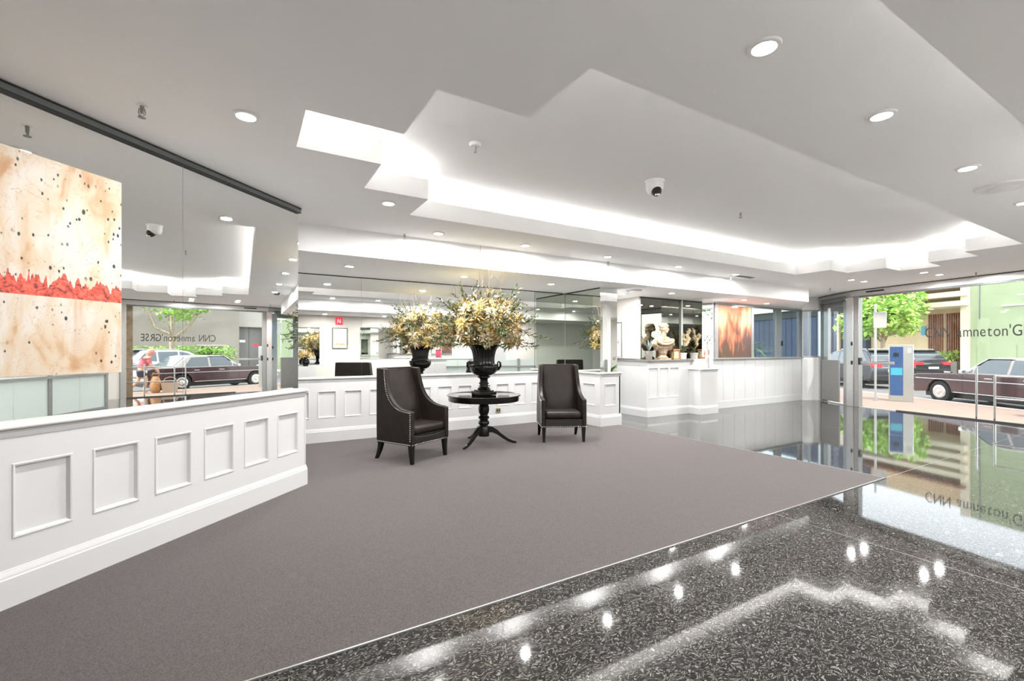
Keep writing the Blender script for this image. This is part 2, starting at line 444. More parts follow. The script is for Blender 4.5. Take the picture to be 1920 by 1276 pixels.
def frame_xf(p, u, z=0.0):
    """local frame: x along u (horizontal), y = u rotated +90 degrees, origin p"""
    return Matrix.Translation((p[0], p[1], z)) @ Matrix.Rotation(math.atan2(u[1], u[0]), 4, 'Z')

# ------------------------------------------------------------------ heights and plan
ZC, ZS, ZU = 3.08, 2.735, 3.52          # main ceiling, low soffits, coffer ceiling
YF, YN = 6.21, 0.73                     # fascia lines
G0, G1, G2 = (12.93, 0.55), (14.02, 5.83), (14.92, 7.07)     # glass line, door line
GA = (13.22, 1.95)                      # glass end post
G3 = (14.47, 7.38)

# ------------------------------------------------------------------ floor
fl = MB().prism([(-6, -1.4), (12.6, -1.4), (12.95, 0.55), G1, G2, G3, (14.47, 9.9), (-6, 9.9)], -0.12, 0.0).build('floor', 'terrazzo')
struct('floor', fl)
# thin dividing joints in the terrazzo
for a, b in (((6.5, 2.39), (13.3, 2.39)), ((4.2, 2.39), (4.2, -1.2)), ((9.0, 2.39), (9.0, -1.2)), ((9.9, 2.4), (9.9, 7.3))):
    x0, x1 = sorted((a[0], b[0])); y0, y1 = sorted((a[1], b[1]))
    MB().box((x0 - 0.003, y0 - 0.003, -0.01), (x1 + 0.003, y1 + 0.003, 0.0006)).build('floor_joint', 'rail_grey', fl)
cp = thing('carpet', 'fitted mauve grey carpet under the armchairs, edged with a thin metal strip', 'carpet')
MB().prism([(6.48, 2.39), (6.48, 6.9), (5.96, 6.9), (5.96, 7.96), (-1.4, 7.96), (-1.4, 3.6), (-2.6, 2.39)], 0.0005, 0.008).build('carpet_pile', 'carpet', cp)
es = MB().box((-2.6, 2.379, 0.0005), (6.491, 2.389, 0.009)).box((6.481, 2.379, 0.0005), (6.491, 6.75, 0.009)).build('edge_strip', 'steel_dark', cp)

# ------------------------------------------------------------------ ceiling
ceil = struct('ceiling')
coffer = [(0.36, 3.28), (1.02, 3.28), (1.02, 2.62), (1.68, 2.62), (1.68, 1.98), (10.0, 1.98), (10.0, 2.62), (10.66, 2.62), (10.66, 3.28),
          (11.32, 3.28), (11.32, 3.91), (10.66, 3.91), (10.66, 4.57), (10.0, 4.57), (10.0, 5.21), (1.68, 5.21), (1.68, 4.57), (1.02, 4.57), (1.02, 3.91), (0.36, 3.91)]
outer = [(-4.3, YN - 0.02), (12.96, YN - 0.02), G1, G2, (14.5, 7.45), (12.5, YF + 0.02), (-2, YF + 0.02), (-2, 3.03)]
def plate_with_hole(mb, outer, hole, z):
    lst = [Vector((x, y, 0)) for x, y in outer] + [Vector((x, y, 0)) for x, y in hole]
    tr = tessellate_polygon([[Vector((x, y, 0)) for x, y in outer], [Vector((x, y, 0)) for x, y in hole]])
    mb.add([(p.x, p.y, z) for p in lst], [tuple(t) for t in tr])
def offset_poly(poly, d):
    n = len(poly); out = []
    for i in range(n):
        p0, p, p1 = Vector(poly[i-1]), Vector(poly[i]), Vector(poly[(i+1) % n])
        e0 = (p - p0).normalized(); e1 = (p1 - p).normalized()
        n0 = Vector((e0.y, -e0.x)); n1 = Vector((e1.y, -e1.x))      # outward for counter-clockwise
        out.append((p.x + d * (n0.x + n1.x), p.y + d * (n0.y + n1.y)))
    return out
area = sum(coffer[i][0]*coffer[(i+1) % len(coffer)][1] - coffer[(i+1) % len(coffer)][0]*coffer[i][1] for i in range(len(coffer)))
sg = 1 if area > 0 else -1
off1 = offset_poly(coffer, sg * 0.05)
off2 = offset_poly(coffer, sg * 0.44)
mb = MB(); plate_with_hole(mb, outer, coffer, ZC)
mb.build('flat_ceiling', 'ceiling_white', ceil)
n = len(coffer)
for i in range(n):        # one lip board for each side of the stepped coffer
    j = (i + 1) % n
    q = [coffer[i], coffer[j], off1[j], off1[i]]
    MB().prism(q, ZC + 0.0008, ZC + 0.205).build('coffer_lip', 'ceiling_white', ceil)
mb = MB()
for i in range(n):
    j = (i + 1) % n
    mb.add([(*off1[i], ZC + 0.05), (*off1[j], ZC + 0.05), (*off2[j], ZC + 0.05), (*off2[i], ZC + 0.05), (*off2[j], ZU), (*off2[i], ZU)],
           [(0, 1, 2, 3), (3, 2, 4, 5)])
mb.build('coffer_cove', 'ceiling_white', ceil)
mb = MB().add([(*p, ZU) for p in off2], [tuple(t) for t in tessellate_polygon([[Vector((x, y, 0)) for x, y in off2]])])
mb.build('coffer_ceiling', 'ceiling_white', ceil)
MB().prism([(-2.2, YF), (12.5, YF), (14.5, 7.43), (14.5, 7.6), (9.9, 7.6), (9.9, 9.9), (-2.2, 9.9)], ZS, ZC + 0.02).build('soffit', 'ceiling_white', ceil)
MB().prism([(-6, -1.6), (12.6, -1.6), (12.96, YN), (-6, YN)], ZS, ZC + 0.02).build('soffit', 'ceiling_white', ceil)
# unseen roof slab over the lobby, added to block sun leaking in
rf = MB().prism([(-6.4, -1.8), (12.6, -1.8), (13.3, 0.6), (14.3, 5.8), (15.2, 7.1), (14.6, 7.6), (9.95, 7.7), (9.95, 10.1), (-6.4, 10.1)], ZU + 0.02, ZU + 0.35).build('roof', 'pale_render')
struct('roof', rf)
ps = thing('cove_light', 'hidden white light strip glowing along the ledge of the stepped ceiling coffer', 'light strip')
mid0 = offset_poly(coffer, sg * 0.06); mid1 = offset_poly(coffer, sg * 0.10)
for i in range(n):
    j = (i + 1) % n
    MB().prism([mid0[i], mid0[j], mid1[j], mid1[i]], ZC + 0.055, ZC + 0.08).build('strip', 'cove_strip', ps)

# ------------------------------------------------------------------ panelled wainscot
def wainscot(parent, p0, p1, h, t, panels, zb=0.40, zt=0.83, base=0.22, ledge=True, mat='joinery_white', ext0=0.0, ext1=0.0, ledge_d=0.0):
    """front face from p0 to p1; the room lies to the right of p0->p1; panels = [(s0, s1)]"""
    L = math.hypot(p1[0]-p0[0], p1[1]-p0[1])
    xf = frame_xf(p0, (p1[0]-p0[0], p1[1]-p0[1]))
    def put(o): o.matrix_world = xf; o.parent = parent; return o
    rec = 0.022
    put(MB().box((0, rec, 0), (L, t, h - 0.03)).build('dado_body', mat))
    fr = MB()
    if panels:
        fr.box((0, 0, 0), (L, rec, zb)).box((0, 0, zt), (L, rec, h - 0.03))
        s = 0
        for a, b in panels:
            fr.box((s, 0, zb), (a, rec, zt)); s = b
        fr.box((s, 0, zb), (L, rec, zt))
    else:
        fr.box((0, 0, 0), (L, rec, h - 0.03))
    put(fr.build('dado_face', mat))
    mesh_cache = {}
    for a, b in panels:
        key = round(b - a, 3)
        if key not in mesh_cache:
            wd = b - a; m2 = MB(); e = 0.020; hh = zt - zb
            o_ = [(0, -0.006, 0), (wd, -0.006, 0), (wd, -0.006, hh), (0, -0.006, hh)]
            mm = [(e*0.5, -0.004, e*0.5), (wd-e*0.5, -0.004, e*0.5), (wd-e*0.5, -0.004, hh-e*0.5), (e*0.5, -0.004, hh-e*0.5)]
            i_ = [(e, 0.019, e), (wd-e, 0.019, e), (wd-e, 0.019, hh-e), (e, 0.019, hh-e)]
            w_ = [(-0.006, 0.0005, -0.006), (wd+0.006, 0.0005, -0.006), (wd+0.006, 0.0005, hh+0.006), (-0.006, 0.0005, hh+0.006)]
            m2.add(w_ + o_ + mm + i_, [(4*r+k, 4*r+(k+1) % 4, 4*r+4+(k+1) % 4, 4*r+4+k) for r in range(3) for k in range(4)] + [(12, 13, 14, 15)])
            mesh_cache[key] = m2.mesh('panel', mat)
        o = link('panel', mesh_cache[key]); o.matrix_world = xf @ Matrix.Translation((a, 0, zb)); o.parent = parent
    bb = [(rec, 0), (-0.022, 0), (-0.022, base - 0.05), (-0.017, base - 0.044), (-0.017, base - 0.032), (-0.006, base - 0.012), (-0.004, base), (rec, base)]
    put(MB().extrude(bb, lambda a, b, s: (s, a, b), -ext0 * 0.022 / 0.03, L + ext1 * 0.022 / 0.03).build('baseboard', mat, bevel=0.002, seg=1))
    if ledge:
        pr = [(t + ledge_d, h - 0.035)] + [(-0.012 - 0.022 * math.sin(PI * k / 6), h - 0.0175 - 0.0175 * math.cos(PI * k / 6)) for k in range(7)] + [(t + ledge_d, h)]
        put(MB().extrude(pr, lambda a, b, s: (s, a, b), -ext0, L + ext1).build('ledge', 'ledge_white', smooth=True))
        cv = [(0.0, h - 0.085), (-0.004, h - 0.08), (-0.008, h - 0.05), (-0.02, h - 0.036), (0.02, h - 0.036), (0.02, h - 0.085)]
        put(MB().extrude(cv, lambda a, b, s: (s, a, b), -ext0 * 0.5, L + ext1 * 0.5).build('ledge_moulding', mat))

# left splayed wall: 45 degrees, face on y - x = 4.95
wl = struct('wall_left')
def lw(x, d): return (x - d / math.sqrt(2), x + 4.95 + d / math.sqrt(2))   # point at world x on the face, pushed d into the wall
P0, P1 = lw(-4.6, 0), (0.595, 5.545)
LL = math.hypot(P1[0]-P0[0], P1[1]-P0[1])
pans = []
x = -1.16 - 0.294 * 11
while x < 0.5:
    a = (x + 4.6) * math.sqrt(2); pans.append((a, a + 0.293)); x += 0.294
xfl = frame_xf(P0, (1, 1))
o = MB().box((0, 0.095, 0), (LL, 0.30, ZC)).build('wall_core', 'wall_white', wl); o.matrix_world = xfl
wainscot(wl, P0, P1, 1.07, 0.09, pans, base=0.225, ext1=0.03)
o = MB().box((LL - 0.002, -0.004, 0), (LL + 0.012, 0.302, 1.033)).build('end_face', 'joinery_white', wl); o.matrix_world = xfl
ml = thing('wall_mirror', 'tall frameless mirror with grey top channel above the splayed panelled wall', 'mirror')
sj = (-0.41 + 4.6) * math.sqrt(2) + 0.06
for a, b in ((0.3, 2.6), (2.603, sj - 0.0015), (sj + 0.0015, LL - 0.004)):
    o = MB().box((a, 0.082, 1.071), (b, 0.094, ZC - 0.05)).build('mirror_panel', 'mirror', ml); o.matrix_world = xfl
o = MB().box((0, 0.05, ZC - 0.05), (LL + 0.004, 0.094, ZC - 0.012)).build('top_channel', 'rail_grey', ml); o.matrix_world = xfl
o = MB().box((0, 0.046, ZC - 0.012), (LL + 0.006, 0.094, ZC - 0.001)).box((0, 0.048, ZC - 0.056), (LL + 0.005, 0.09, ZC - 0.05)).build('shadow_gap', 'rail_dark', ml); o.matrix_world = xfl

# canvas on the mirror
sa0, sa1 = (-1.62 + 4.6) * math.sqrt(2), (-0.725 + 4.6) * math.sqrt(2)
am = xfl @ Matrix.Translation(((sa0 + sa1) / 2, 0.052, 2.02))
art = thing('canvas_painting', 'large cream abstract canvas with rust streaks, black specks and a ragged red band', 'painting')
art.matrix_world = am
MB().box((-(sa1-sa0)/2, -0.022, -0.68), ((sa1-sa0)/2, 0.012, 0.68)).build('canvas', 'canvas_art', art, bevel=0.003, seg=1)
MB().box((-(sa1-sa0)/2 + 0.03, 0.012, -0.64), ((sa1-sa0)/2 - 0.03, 0.029, 0.64)).build('stretcher', 'timber_post', art)

# back alcove wall
wb = struct('wall_back')
MB().box((-1.6, 8.02, 0), (6.06, 8.25, ZS)).build('wall_core', 'wall_cream', wb)
pb = []
k = -5
while True:
    a = 1.045 + 0.41 * k
    if a + 0.28 > 5.98: break
    if a > -1.4: pb.append((a + 1.5, a + 1.5 + 0.28))
    k += 1
# frame: room on the right hand of travel, so walk from -x to +x with y into the wall
wainscot(wb, (-1.5, 7.93), (6.0, 7.93), 1.06, 0.088, pb, base=0.23)
mbk = thing('alcove_mirror', 'wide frameless mirror above the panelled ledge behind the armchairs', 'mirror')
jx = [-1.5, 1.745, 3.52, 5.27]
for a, b in zip(jx[:-1], jx[1:]):
    MB().box((a + 0.0015, 8.0, 1.061), (b - 0.0015, 8.018, ZS - 0.012)).build('mirror_panel', 'mirror', mbk)
o = MB().box((5.272, 7.994, 1.061), (6.058, 8.018, ZS - 0.02)).build('mirror_panel', 'mirror_grey', mbk); o['label'] = 'greyer mirror panel in the corner'
MB().box((-1.5, 7.985, ZS - 0.012), (6.0, 8.019, ZS - 0.0005)).build('top_channel', 'rail_dark', mbk)
struct('wall_alcove', MB().box((-1.7, 3.75, 0), (-1.5, 8.25, ZC)).build('wall_alcove', 'wall_white'))

# column at the end of the alcove
cl = struct('column')
MB().box((6.075, 6.865, 0), (6.50, 8.3, ZS)).build('column_core', 'wall_white', cl)
wainscot(cl, (6.0, 7.928), (6.0, 6.792), 1.06, 0.074, [(0.13, 0.48), (0.62, 0.99)], base=0.23, ext1=0.03)
wainscot(cl, (6.002, 6.79), (6.53, 6.79), 1.06, 0.074, [(0.12, 0.41)], base=0.23, ext0=0.03, ext1=0.03)
MB().box((6.50, 6.79, 0), (6.53, 8.3, 1.06)).build('dado_return', 'joinery_white', cl)
mc = thing('column_mirror', 'mirror cladding wrapped round the column beside the passage', 'mirror')
MB().box((6.06, 6.865, 1.061), (6.074, 7.985, ZS - 0.02)).build('mirror_panel', 'mirror_grey', mc)
MB().box((6.06, 6.85, 1.061), (6.505, 6.864, ZS - 0.001)).build('mirror_panel', 'mirror', mc)
MB().box((6.052, 6.875, ZS - 0.02), (6.074, 7.985, ZS - 0.001)).build('top_channel', 'rail_dark', mc)
tag(MB().box((6.39, 6.842, 1.30), (6.47, 6.849, 1.36)).box((6.395, 6.838, 1.312), (6.465, 6.843, 1.335)).build('switch_plate', 'steel_dark'), 'small dark metal switch plate on the mirrored column', 'switch')

# passage and bust niche
struct('wall_passage', MB().box((6.3, 9.7, 0), (9.9, 9.9, ZS)).build('wall_passage', 'wall_cream'))
nb = struct('wall_niche')
MB().box((7.87, 7.575, 1.30), (9.9, 9.7, ZS)).build('niche_upper', 'wall_cream', nb)
MB().box((7.79, 7.26, 0), (9.3, 9.7, 1.24)).build('niche_core', 'joinery_white', nb)
wainscot(nb, (7.75, 9.0), (7.75, 7.222), 1.27, 0.04, [], base=0.20, ledge=False, mat='gloss_white', ext1=0.03)
wainscot(nb, (7.752, 7.22), (9.148, 7.22), 1.27, 0.04, [(0.05, 0.36), (0.40, 0.70), (0.74, 1.05)], zb=0.42, zt=1.10, base=0.20, ledge=False, mat='gloss_white', ext0=0.03)
MB().prism([(7.71, 7.18), (9.29, 7.18), (9.29, 7.6), (7.92, 7.6), (7.92, 9.7), (7.71, 9.7)], 1.243, 1.28).build('stone_top', 'stone_top', nb, bevel=0.004)
dm = thing('niche_mirror', 'dark smoked mirror behind the stone bust', 'mirror')
for a, b in ((7.92, 8.83), (8.835, 9.74)):
    MB().box((a, 7.56, 1.281), (b, 7.574, ZS - 0.03)).build('mirror_panel', 'mirror_dark', dm)
MB().box((7.90, 7.55, ZS - 0.03), (9.75, 7.574, ZS - 0.002)).build('top_channel', 'rail_dark', dm)
sd = thing('wall_cabinet', 'slim pale cabinet door in the cream wall beside the switch panel', 'cabinet', (7.868, 8.3, 1.30))
MB().box((-0.012, -0.16, 0.05), (0.0, 0.5, 0.85)).build('door', 'plastic_white', sd)
MB().box((-0.02, -0.18, 0.85), (0.0, 0.52, 0.875)).box((-0.02, -0.18, 0.04), (0, -0.165, 0.85)).build('frame', 'rail_grey', sd)
MB().box((-0.03, -0.08, 0.36), (-0.012, -0.06, 0.42)).build('handle', 'steel_dark', sd)
MB().box((-0.02, -0.2, 0.0), (0.0, 0.52, 0.035)).build('kick_strip', 'steel', sd)
sw = thing('light_switch', 'white three gang light switch on the cream wall beside the niche', 'switch', (7.868, 7.83, 1.40))
MB().box((-0.012, -0.05, 0), (0.0, 0.05, 0.22)).build('plate', 'plastic_white', sw, bevel=0.004)
for k in range(3): MB().box((-0.017, -0.03, 0.03 + 0.06*k), (-0.012, 0.03, 0.07 + 0.06*k)).build('rocker', 'ceramic_white', sw)

# pillar between niche and window
pl = struct('pillar')
wainscot(pl, (9.15, 7.40), (9.15, 6.902), 1.07, 0.04, [], base=0.20, mat='gloss_white', ext1=0.03)
wainscot(pl, (9.152, 6.90), (9.76, 6.90), 1.07, 0.04, [], base=0.20, mat='gloss_white', ext0=0.03, ext1=0.03)
MB().box((9.19, 6.94, 0), (9.76, 7.5, 1.05)).build('pillar_core', 'gloss_white', pl)
MB().box((9.30, 6.97, 1.05), (9.66, 7.56, ZS)).build('pillar_shaft', 'wall_white', pl)
mp_ = thing('pillar_mirror', 'mirror strip cladding the slim white pillar beside the ember print', 'mirror')
MB().box((9.285, 6.955, 1.30), (9.675, 6.969, ZS - 0.001)).build('mirror_panel', 'mirror', mp_)
MB().box((9.285, 6.97, 1.30), (9.299, 7.50, ZS - 0.001)).build('mirror_panel', 'mirror', mp_)
MB().box((9.28, 6.945, 1.07), (9.68, 6.968, 1.30)).build('skirt_block', 'gloss_white', pl)

# window wall
ww = struct('wall_window')
MB().box((9.76, 7.42, 0), (14.5, 7.6, 1.26)).build('wall_core', 'wall_white', ww)
MB().box((9.76, 7.42, 2.70), (14.5, 7.6, ZC)).build('wall_head', 'wall_white', ww)
MB().box((9.70, 7.42, 1.26), (10.40, 7.6, 2.70)).build('wall_pier', 'wall_white', ww)
bw = (14.46 - 9.76) / 10
bm_ = MB().box((0.004, 0, 0), (bw - 0.004, 0.03, 1.26)).mesh('panel_board', 'gloss_white')
for k in range(10):
    o = link('panel_board', bm_, ww); o.location = (9.76 + bw * k, 7.39, 0)
MB().box((9.76, 7.372, 0), (14.46, 7.39, 0.18)).build('baseboard', 'gloss_white', ww, bevel=0.003)
MB().box((9.70, 7.33, 1.26), (14.46, 7.45, 1.30)).build('sill', 'panel_grey', ww, bevel=0.004)
w1 = struct('window_1')
for a, b in ((10.36, 10.48), (11.91, 12.02), (13.1, 13.34), (14.38, 14.47)):
    MB().box((a, 7.375, 1.30), (b, 7.47, 2.70)).build('mullion', 'steel_dark' if a < 13 else 'rail_grey', w1)
MB().box((10.36, 7.372, 2.66), (14.47, 7.47, 2.70)).build('head_rail', 'rail_grey', w1)
MB().box((12.02, 7.42, 1.30), (13.1, 7.428, 2.66)).build('pane', 'window_glass', w1)
MB().box((13.34, 7.42, 1.30), (14.38, 7.428, 2.66)).build('pane', 'window_glass', w1)
MB().box((13.34, 7.40, 1.30), (13.40, 7.46, 2.66)).box((14.32, 7.40, 1.30), (14.38, 7.46, 2.66)).build('sash', 'steel_dark', w1)
MB().box((13.38, 7.36, 1.62), (13.41, 7.40, 1.76)).build('latch', 'black', w1)
er = thing('ember_panel', 'fiery red and black printed panel filling the window bay beside the pillar', 'picture', (11.195, 7.41, 1.98))
MB().box((-0.715, -0.012, -0.68), (0.715, 0.012, 0.68)).build('print', 'ember_print', er)
w2 = struct('window_2')
xf2 = frame_xf(G3, (G2[0]-G3[0], G2[1]-G3[1]))
L2 = math.hypot(G2[0]-G3[0], G2[1]-G3[1])
for nm, mat, a, b in (('wall_core', 'gloss_white', (0, 0.0, 0), (L2, 0.12, 1.28)), ('wall_head', 'wall_white', (0, 0.0, 2.70), (L2, 0.12, ZC)),
                      ('frame_rail', 'steel_dark', (0, -0.01, 1.28), (L2, 0.06, 1.32)), ('frame_rail', 'steel_dark', (0, -0.01, 2.66), (L2, 0.06, 2.70)),
                      ('frame_post', 'steel_dark', (0, -0.01, 1.32), (0.03, 0.06, 2.66)), ('frame_post', 'steel_dark', (0.20, -0.01, 1.32), (0.225, 0.06, 2.66)),
                      ('frame_post', 'steel_dark', (L2 - 0.06, -0.01, 1.32), (L2 - 0.03, 0.06, 2.66)), ('pane', 'window_glass', (0.03, 0.02, 1.32), (L2 - 0.06, 0.027, 2.66))):
    o = MB().box(a, b).build(nm, mat, w2); o.matrix_world = xf2

# ------------------------------------------------------------------ entrance
def seg_frame(p, q):
    return frame_xf(p, (q[0]-p[0], q[1]-p[1])), math.hypot(q[0]-p[0], q[1]-p[1])
we = struct('wall_entrance')
xg, LG = seg_frame(G1, GA)          # travel towards -y: room side is on the right (local -y)
def eb(nm, mat, a, b, parent=we, xf=None, **k):
    o = MB().box(a, b).build(nm, mat, parent, **k); o.matrix_world = xf or xg; return o
eb('header', 'steel', (-0.05, -0.06, 2.92), (LG + 0.12, 0.10, ZC - 0.02))
eb('header_shadow', 'rail_dark', (-0.05, -0.07, ZC - 0.02), (LG + 0.12, 0.10, ZC - 0.001))
eb('transom', 'rail_grey', (-0.05, -0.03, 2.88), (LG + 0.12, 0.06, 2.92))
eb('sill_channel', 'rail_dark', (1.0, -0.03, 0.0), (LG, 0.04, 0.03))
eb('threshold', 'steel', (-0.02, -0.03, 0.0), (1.0, 0.04, 0.012))
wg = struct('window_3')
cuts = [0.14, 1.02, 2.55, LG - 0.02]
for a, b in zip(cuts[:-1], cuts[1:]):
    eb('pane', 'glass', (a + 0.002, 0.0, 0.03), (b - 0.002, 0.010, 2.90), wg)
sn = thing('door_sensor', 'slim black motion sensor on the metal header over the glass entrance', 'sensor')
eb('sensor_body', 'black', (0.35, -0.10, 2.985), (0.75, -0.06, 3.02), sn, bevel=0.006)
po = thing('door_post', 'wide brushed steel post beside the glass entrance doors', 'post')
eb('post_shaft', 'steel', (-0.16, -0.08, 0), (0.02, 0.10, 2.90), po, bevel=0.006)
eb('post_shaft', 'steel_dark', (0.02, -0.05, 0), (0.14, 0.10, 2.92), po, bevel=0.006)
for z in (1.12, 1.62): eb('lock', 'black', (-0.03, -0.10, z), (0.01, -0.08, z + 0.1), po)
pb_ = thing('push_bar', 'dark horizontal push bar across the entrance glass beside the steel post', 'handle')
eb('bar', 'steel_dark', (0.145, -0.07, 1.14), (0.98, -0.03, 1.21), pb_, bevel=0.008)
eb('bracket', 'black', (0.145, -0.08, 1.12), (0.2, -0.001, 1.30), pb_)
eb('bracket', 'black', (0.93, -0.05, 1.16), (0.97, -0.001, 1.20), pb_)
# end post, timber post outside
ep = thing('end_post', 'grey steel post ending the entrance glazing', 'post')
eb('post_shaft', 'steel', (LG, -0.07, 0), (LG + 0.14, 0.09, 2.92), ep)
tp = tag(eb('timber_post', 'timber_post', (LG - 0.18, 0.35, -0.1), (LG - 0.02, 0.51, 3.4), None), 'square brown timber post standing just outside the entrance glazing', 'post')
# lettering on the glass, read from inside
le = thing('glass_lettering', 'row of thin black letters stuck across the entrance glass', 'lettering')
le.matrix_world = xg @ Matrix.Translation((1.60, -0.0035, 1.79))
xl = 0.0
for ch in "CNN amneton'GRSE":
    if ch == ' ': xl += 0.09; continue
    cu = bpy.data.curves.new('letter', 'FONT'); cu.body = ch; cu.size = 0.33; cu.extrude = 0.0015; cu.resolution_u = 4
    tmp = bpy.data.objects.new('letter', cu)
    me = bpy.data.meshes.new_from_object(tmp)
    bpy.data.objects.remove(tmp); bpy.data.curves.remove(cu)
    x0_ = min(v.co.x for v in me.vertices); x1_ = max(v.co.x for v in me.vertices)
    me.transform(Matrix.Rotation(R(90), 4, 'X') @ Matrix.Diagonal((0.68, 1, 1, 1)) @ Matrix.Translation((-x0_, 0, 0)))
    me.materials.clear(); me.materials.append(M['lettering'])
    o = link('letter', me, le); o.location = (xl, 0, 0)
    xl += (x1_ - x0_) * 0.68 + 0.026
# angled door
xd, LD = seg_frame(G2, G1)
d1 = struct('door_1')
def db(nm, mat, a, b, **k):
    o = MB().box(a, b).build(nm, mat, d1, **k); o.matrix_world = xd; return o
db('jamb', 'steel', (0, -0.07, 0), (0.10, 0.10, 2.92)); db('jamb', 'rail_grey', (0.10, -0.04, 0), (0.17, 0.08, 2.90))
db('header', 'steel', (0, -0.06, 2.90), (LD, 0.10, ZC - 0.02)); db('header_shadow', 'rail_dark', (0, -0.065, ZC - 0.02), (LD, 0.10, ZC - 0.001))
db('closer', 'rail_grey', (0.25, -0.16, 2.84), (1.25, -0.05, 2.96), bevel=0.008)
db('stile', 'steel_dark', (0.17, -0.03, 0), (0.40, 0.04, 2.86)); db('stile', 'steel', (LD - 0.42, -0.03, 0.0), (LD - 0.14, 0.05, 2.86))
db('top_rail', 'steel_dark', (0.40, -0.03, 2.72), (LD - 0.42, 0.04, 2.86))
db('kick_panel', 'panel_grey', (0.16, -0.075, 0.05), (0.98, -0.035, 1.22), bevel=0.006)
db('threshold', 'steel', (0.1, -0.06, 0.0), (LD - 0.14, 0.06, 0.015))
db('pane', 'glass', (0.40, 0.0, 0.02), (LD - 0.42, 0.008, 2.72))
for z in (1.12, 1.55): db('lock', 'black', (LD - 0.25, -0.045, z), (LD - 0.21, -0.03, z + 0.1))
# side wall beyond the glazing and the room behind the camera
struct('wall_side', MB().prism([(13.16, 1.81), (13.30, 1.80), (12.9, -1.6), (12.5, -1.6)], 0, ZC).build('wall_side', 'wall_cream'))
wo = struct('wall_opposite')
MB().box((1.0, -1.6, 0), (12.8, -1.4, ZS)).build('wall_core', 'wall_cream', wo)
MB().box((-6, -1.6, 0), (1.0, -1.4, ZS)).build('wall_core', 'wall_white', wo)  # unseen stretch behind the camera, made white to bounce light onto the ceiling
struct('wall_end', MB().prism([(-6.2, -1.6), (-6, -1.6), (-6, -0.6), (-4.4, 1.0), (-4.5, 1.3), (-6.2, -0.4)], 0, ZC).build('wall_end', 'wall_white'))

# frosted partition beside the entrance
fp = thing('frosted_partition', 'frosted glass partition with grey steel posts and a horizontal rail', 'partition')
xp, LP = seg_frame((10.62, 1.98), (6.4, 0.42))
def fb(nm, mat, a, b): o = MB().box(a, b).build(nm, mat, fp); o.matrix_world = xp; return o
for a, b in ((0.0, 0.9), (0.9, 1.8), (1.8, 2.7), (2.7, 3.6), (3.6, LP)): fb('pane', 'frosted', (a + 0.01, -0.006, 0.03), (b - 0.01, 0.006, 1.14))
for a in (0.0, 1.8, 3.6): fb('post', 'steel_dark', (a - 0.05, -0.03, 0), (a + 0.05, 0.03, 1.18))
fb('rail', 'steel_dark', (0, -0.07, 0.86), (LP, -0.02, 0.92)); fb('floor_channel', 'steel_dark', (0, -0.03, 0), (LP, 0.03, 0.04))
tag(MB().box((10.68, 1.75, 0), (10.86, 1.95, ZC)).build('white_pillar', 'wall_white'), 'plain white square pillar beside the frosted partition', 'pillar')

# opposite wall fittings (seen in the mirrors)
ex = thing('exit_sign', 'small red illuminated sign high on the cream wall', 'sign', (3.0, -1.398, 2.42))
MB().box((-0.12, 0, 0), (0.12, 0.04, 0.26)).build('sign_box', 'exit_red', ex, bevel=0.006)
MB().box((-0.06, 0.04, 0.05), (-0.035, 0.043, 0.21)).box((0.035, 0.04, 0.05), (0.06, 0.043, 0.21)).extrude([(-0.06, 0.21), (-0.03, 0.21), (0.06, 0.05), (0.03, 0.05)], lambda a, b, t: (a, t, b), 0.04, 0.043).build('mark', 'sign_white', ex)
fp2 = thing('framed_print', 'dark framed pale print with a tan strip hanging on the cream wall', 'picture', (3.03, -1.398, 1.60))
MB().box((-0.26, 0, -0.05), (0.26, 0.03, 0.70)).build('frame', 'frame_dark', fp2, bevel=0.004)
MB().box((-0.235, 0.03, -0.025), (0.235, 0.033, 0.675)).build('mount', 'paper', fp2)
MB().box((-0.17, 0.033, 0.22), (0.17, 0.035, 0.62)).build('print', 'print_grey', fp2)
MB().box((-0.17, 0.033, 0.06), (0.17, 0.035, 0.15)).build('print', 'print_tan', fp2)
om = thing('facing_mirror', 'landscape mirror on the cream wall facing the alcove', 'mirror', (0, -1.399, 0))
MB().box((3.75, 0, 1.18), (7.4, 0.015, 2.35)).build('mirror_panel', 'mirror', om)
om2 = tag(MB().box((1.2, -1.399, 1.0), (2.35, -1.385, 2.30)).build('facing_mirror', 'mirror'), 'smaller mirror on the cream wall beside the framed print', 'mirror')
wd = struct('door_2')
MB().box((9.0, -1.40, 0), (9.95, -1.36, 2.15)).build('leaf', 'plastic_grey', wd)
MB().box((8.92, -1.40, 0), (9.0, -1.34, 2.23)).box((9.95, -1.40, 0), (10.03, -1.34, 2.23)).box((9.0, -1.40, 2.15), (9.95, -1.34, 2.23)).build('frame', 'wall_white', wd)
MB().box((9.08, -1.36, 1.0), (9.2, -1.31, 1.03)).build('handle', 'chrome', wd)
rd = thing('reception_desk', 'white panelled reception desk with raised front ledge', 'desk', (6.6, -0.35, 0))
MB().box((-1.1, -0.35, 0), (1.1, 0.35, 1.16)).build('body', 'joinery_white', rd)
MB().box((-1.16, -0.4, 1.16), (1.16, 0.42, 1.22)).build('top', 'ledge_white', rd, bevel=0.01)
for k in range(4): MB().box((-1.0 + 0.51*k, 0.35, 0.35), (-0.54 + 0.51*k, 0.365, 1.0)).build('panel', 'gloss_white', rd, bevel=0.005)
bs = thing('brochure_stand', 'small red brochure stand on the white reception desk', 'stand', (6.4, -0.3, 1.22))
MB().box((-0.10, -0.06, 0), (0.10, 0.06, 0.02)).build('base', 'black', bs)
MB().extrude([(-0.05, 0.02), (-0.03, 0.02), (-0.06, 0.30), (-0.08, 0.30)], lambda a, b, t: (t, a, b), -0.1, 0.1).build('rack', 'black', bs)
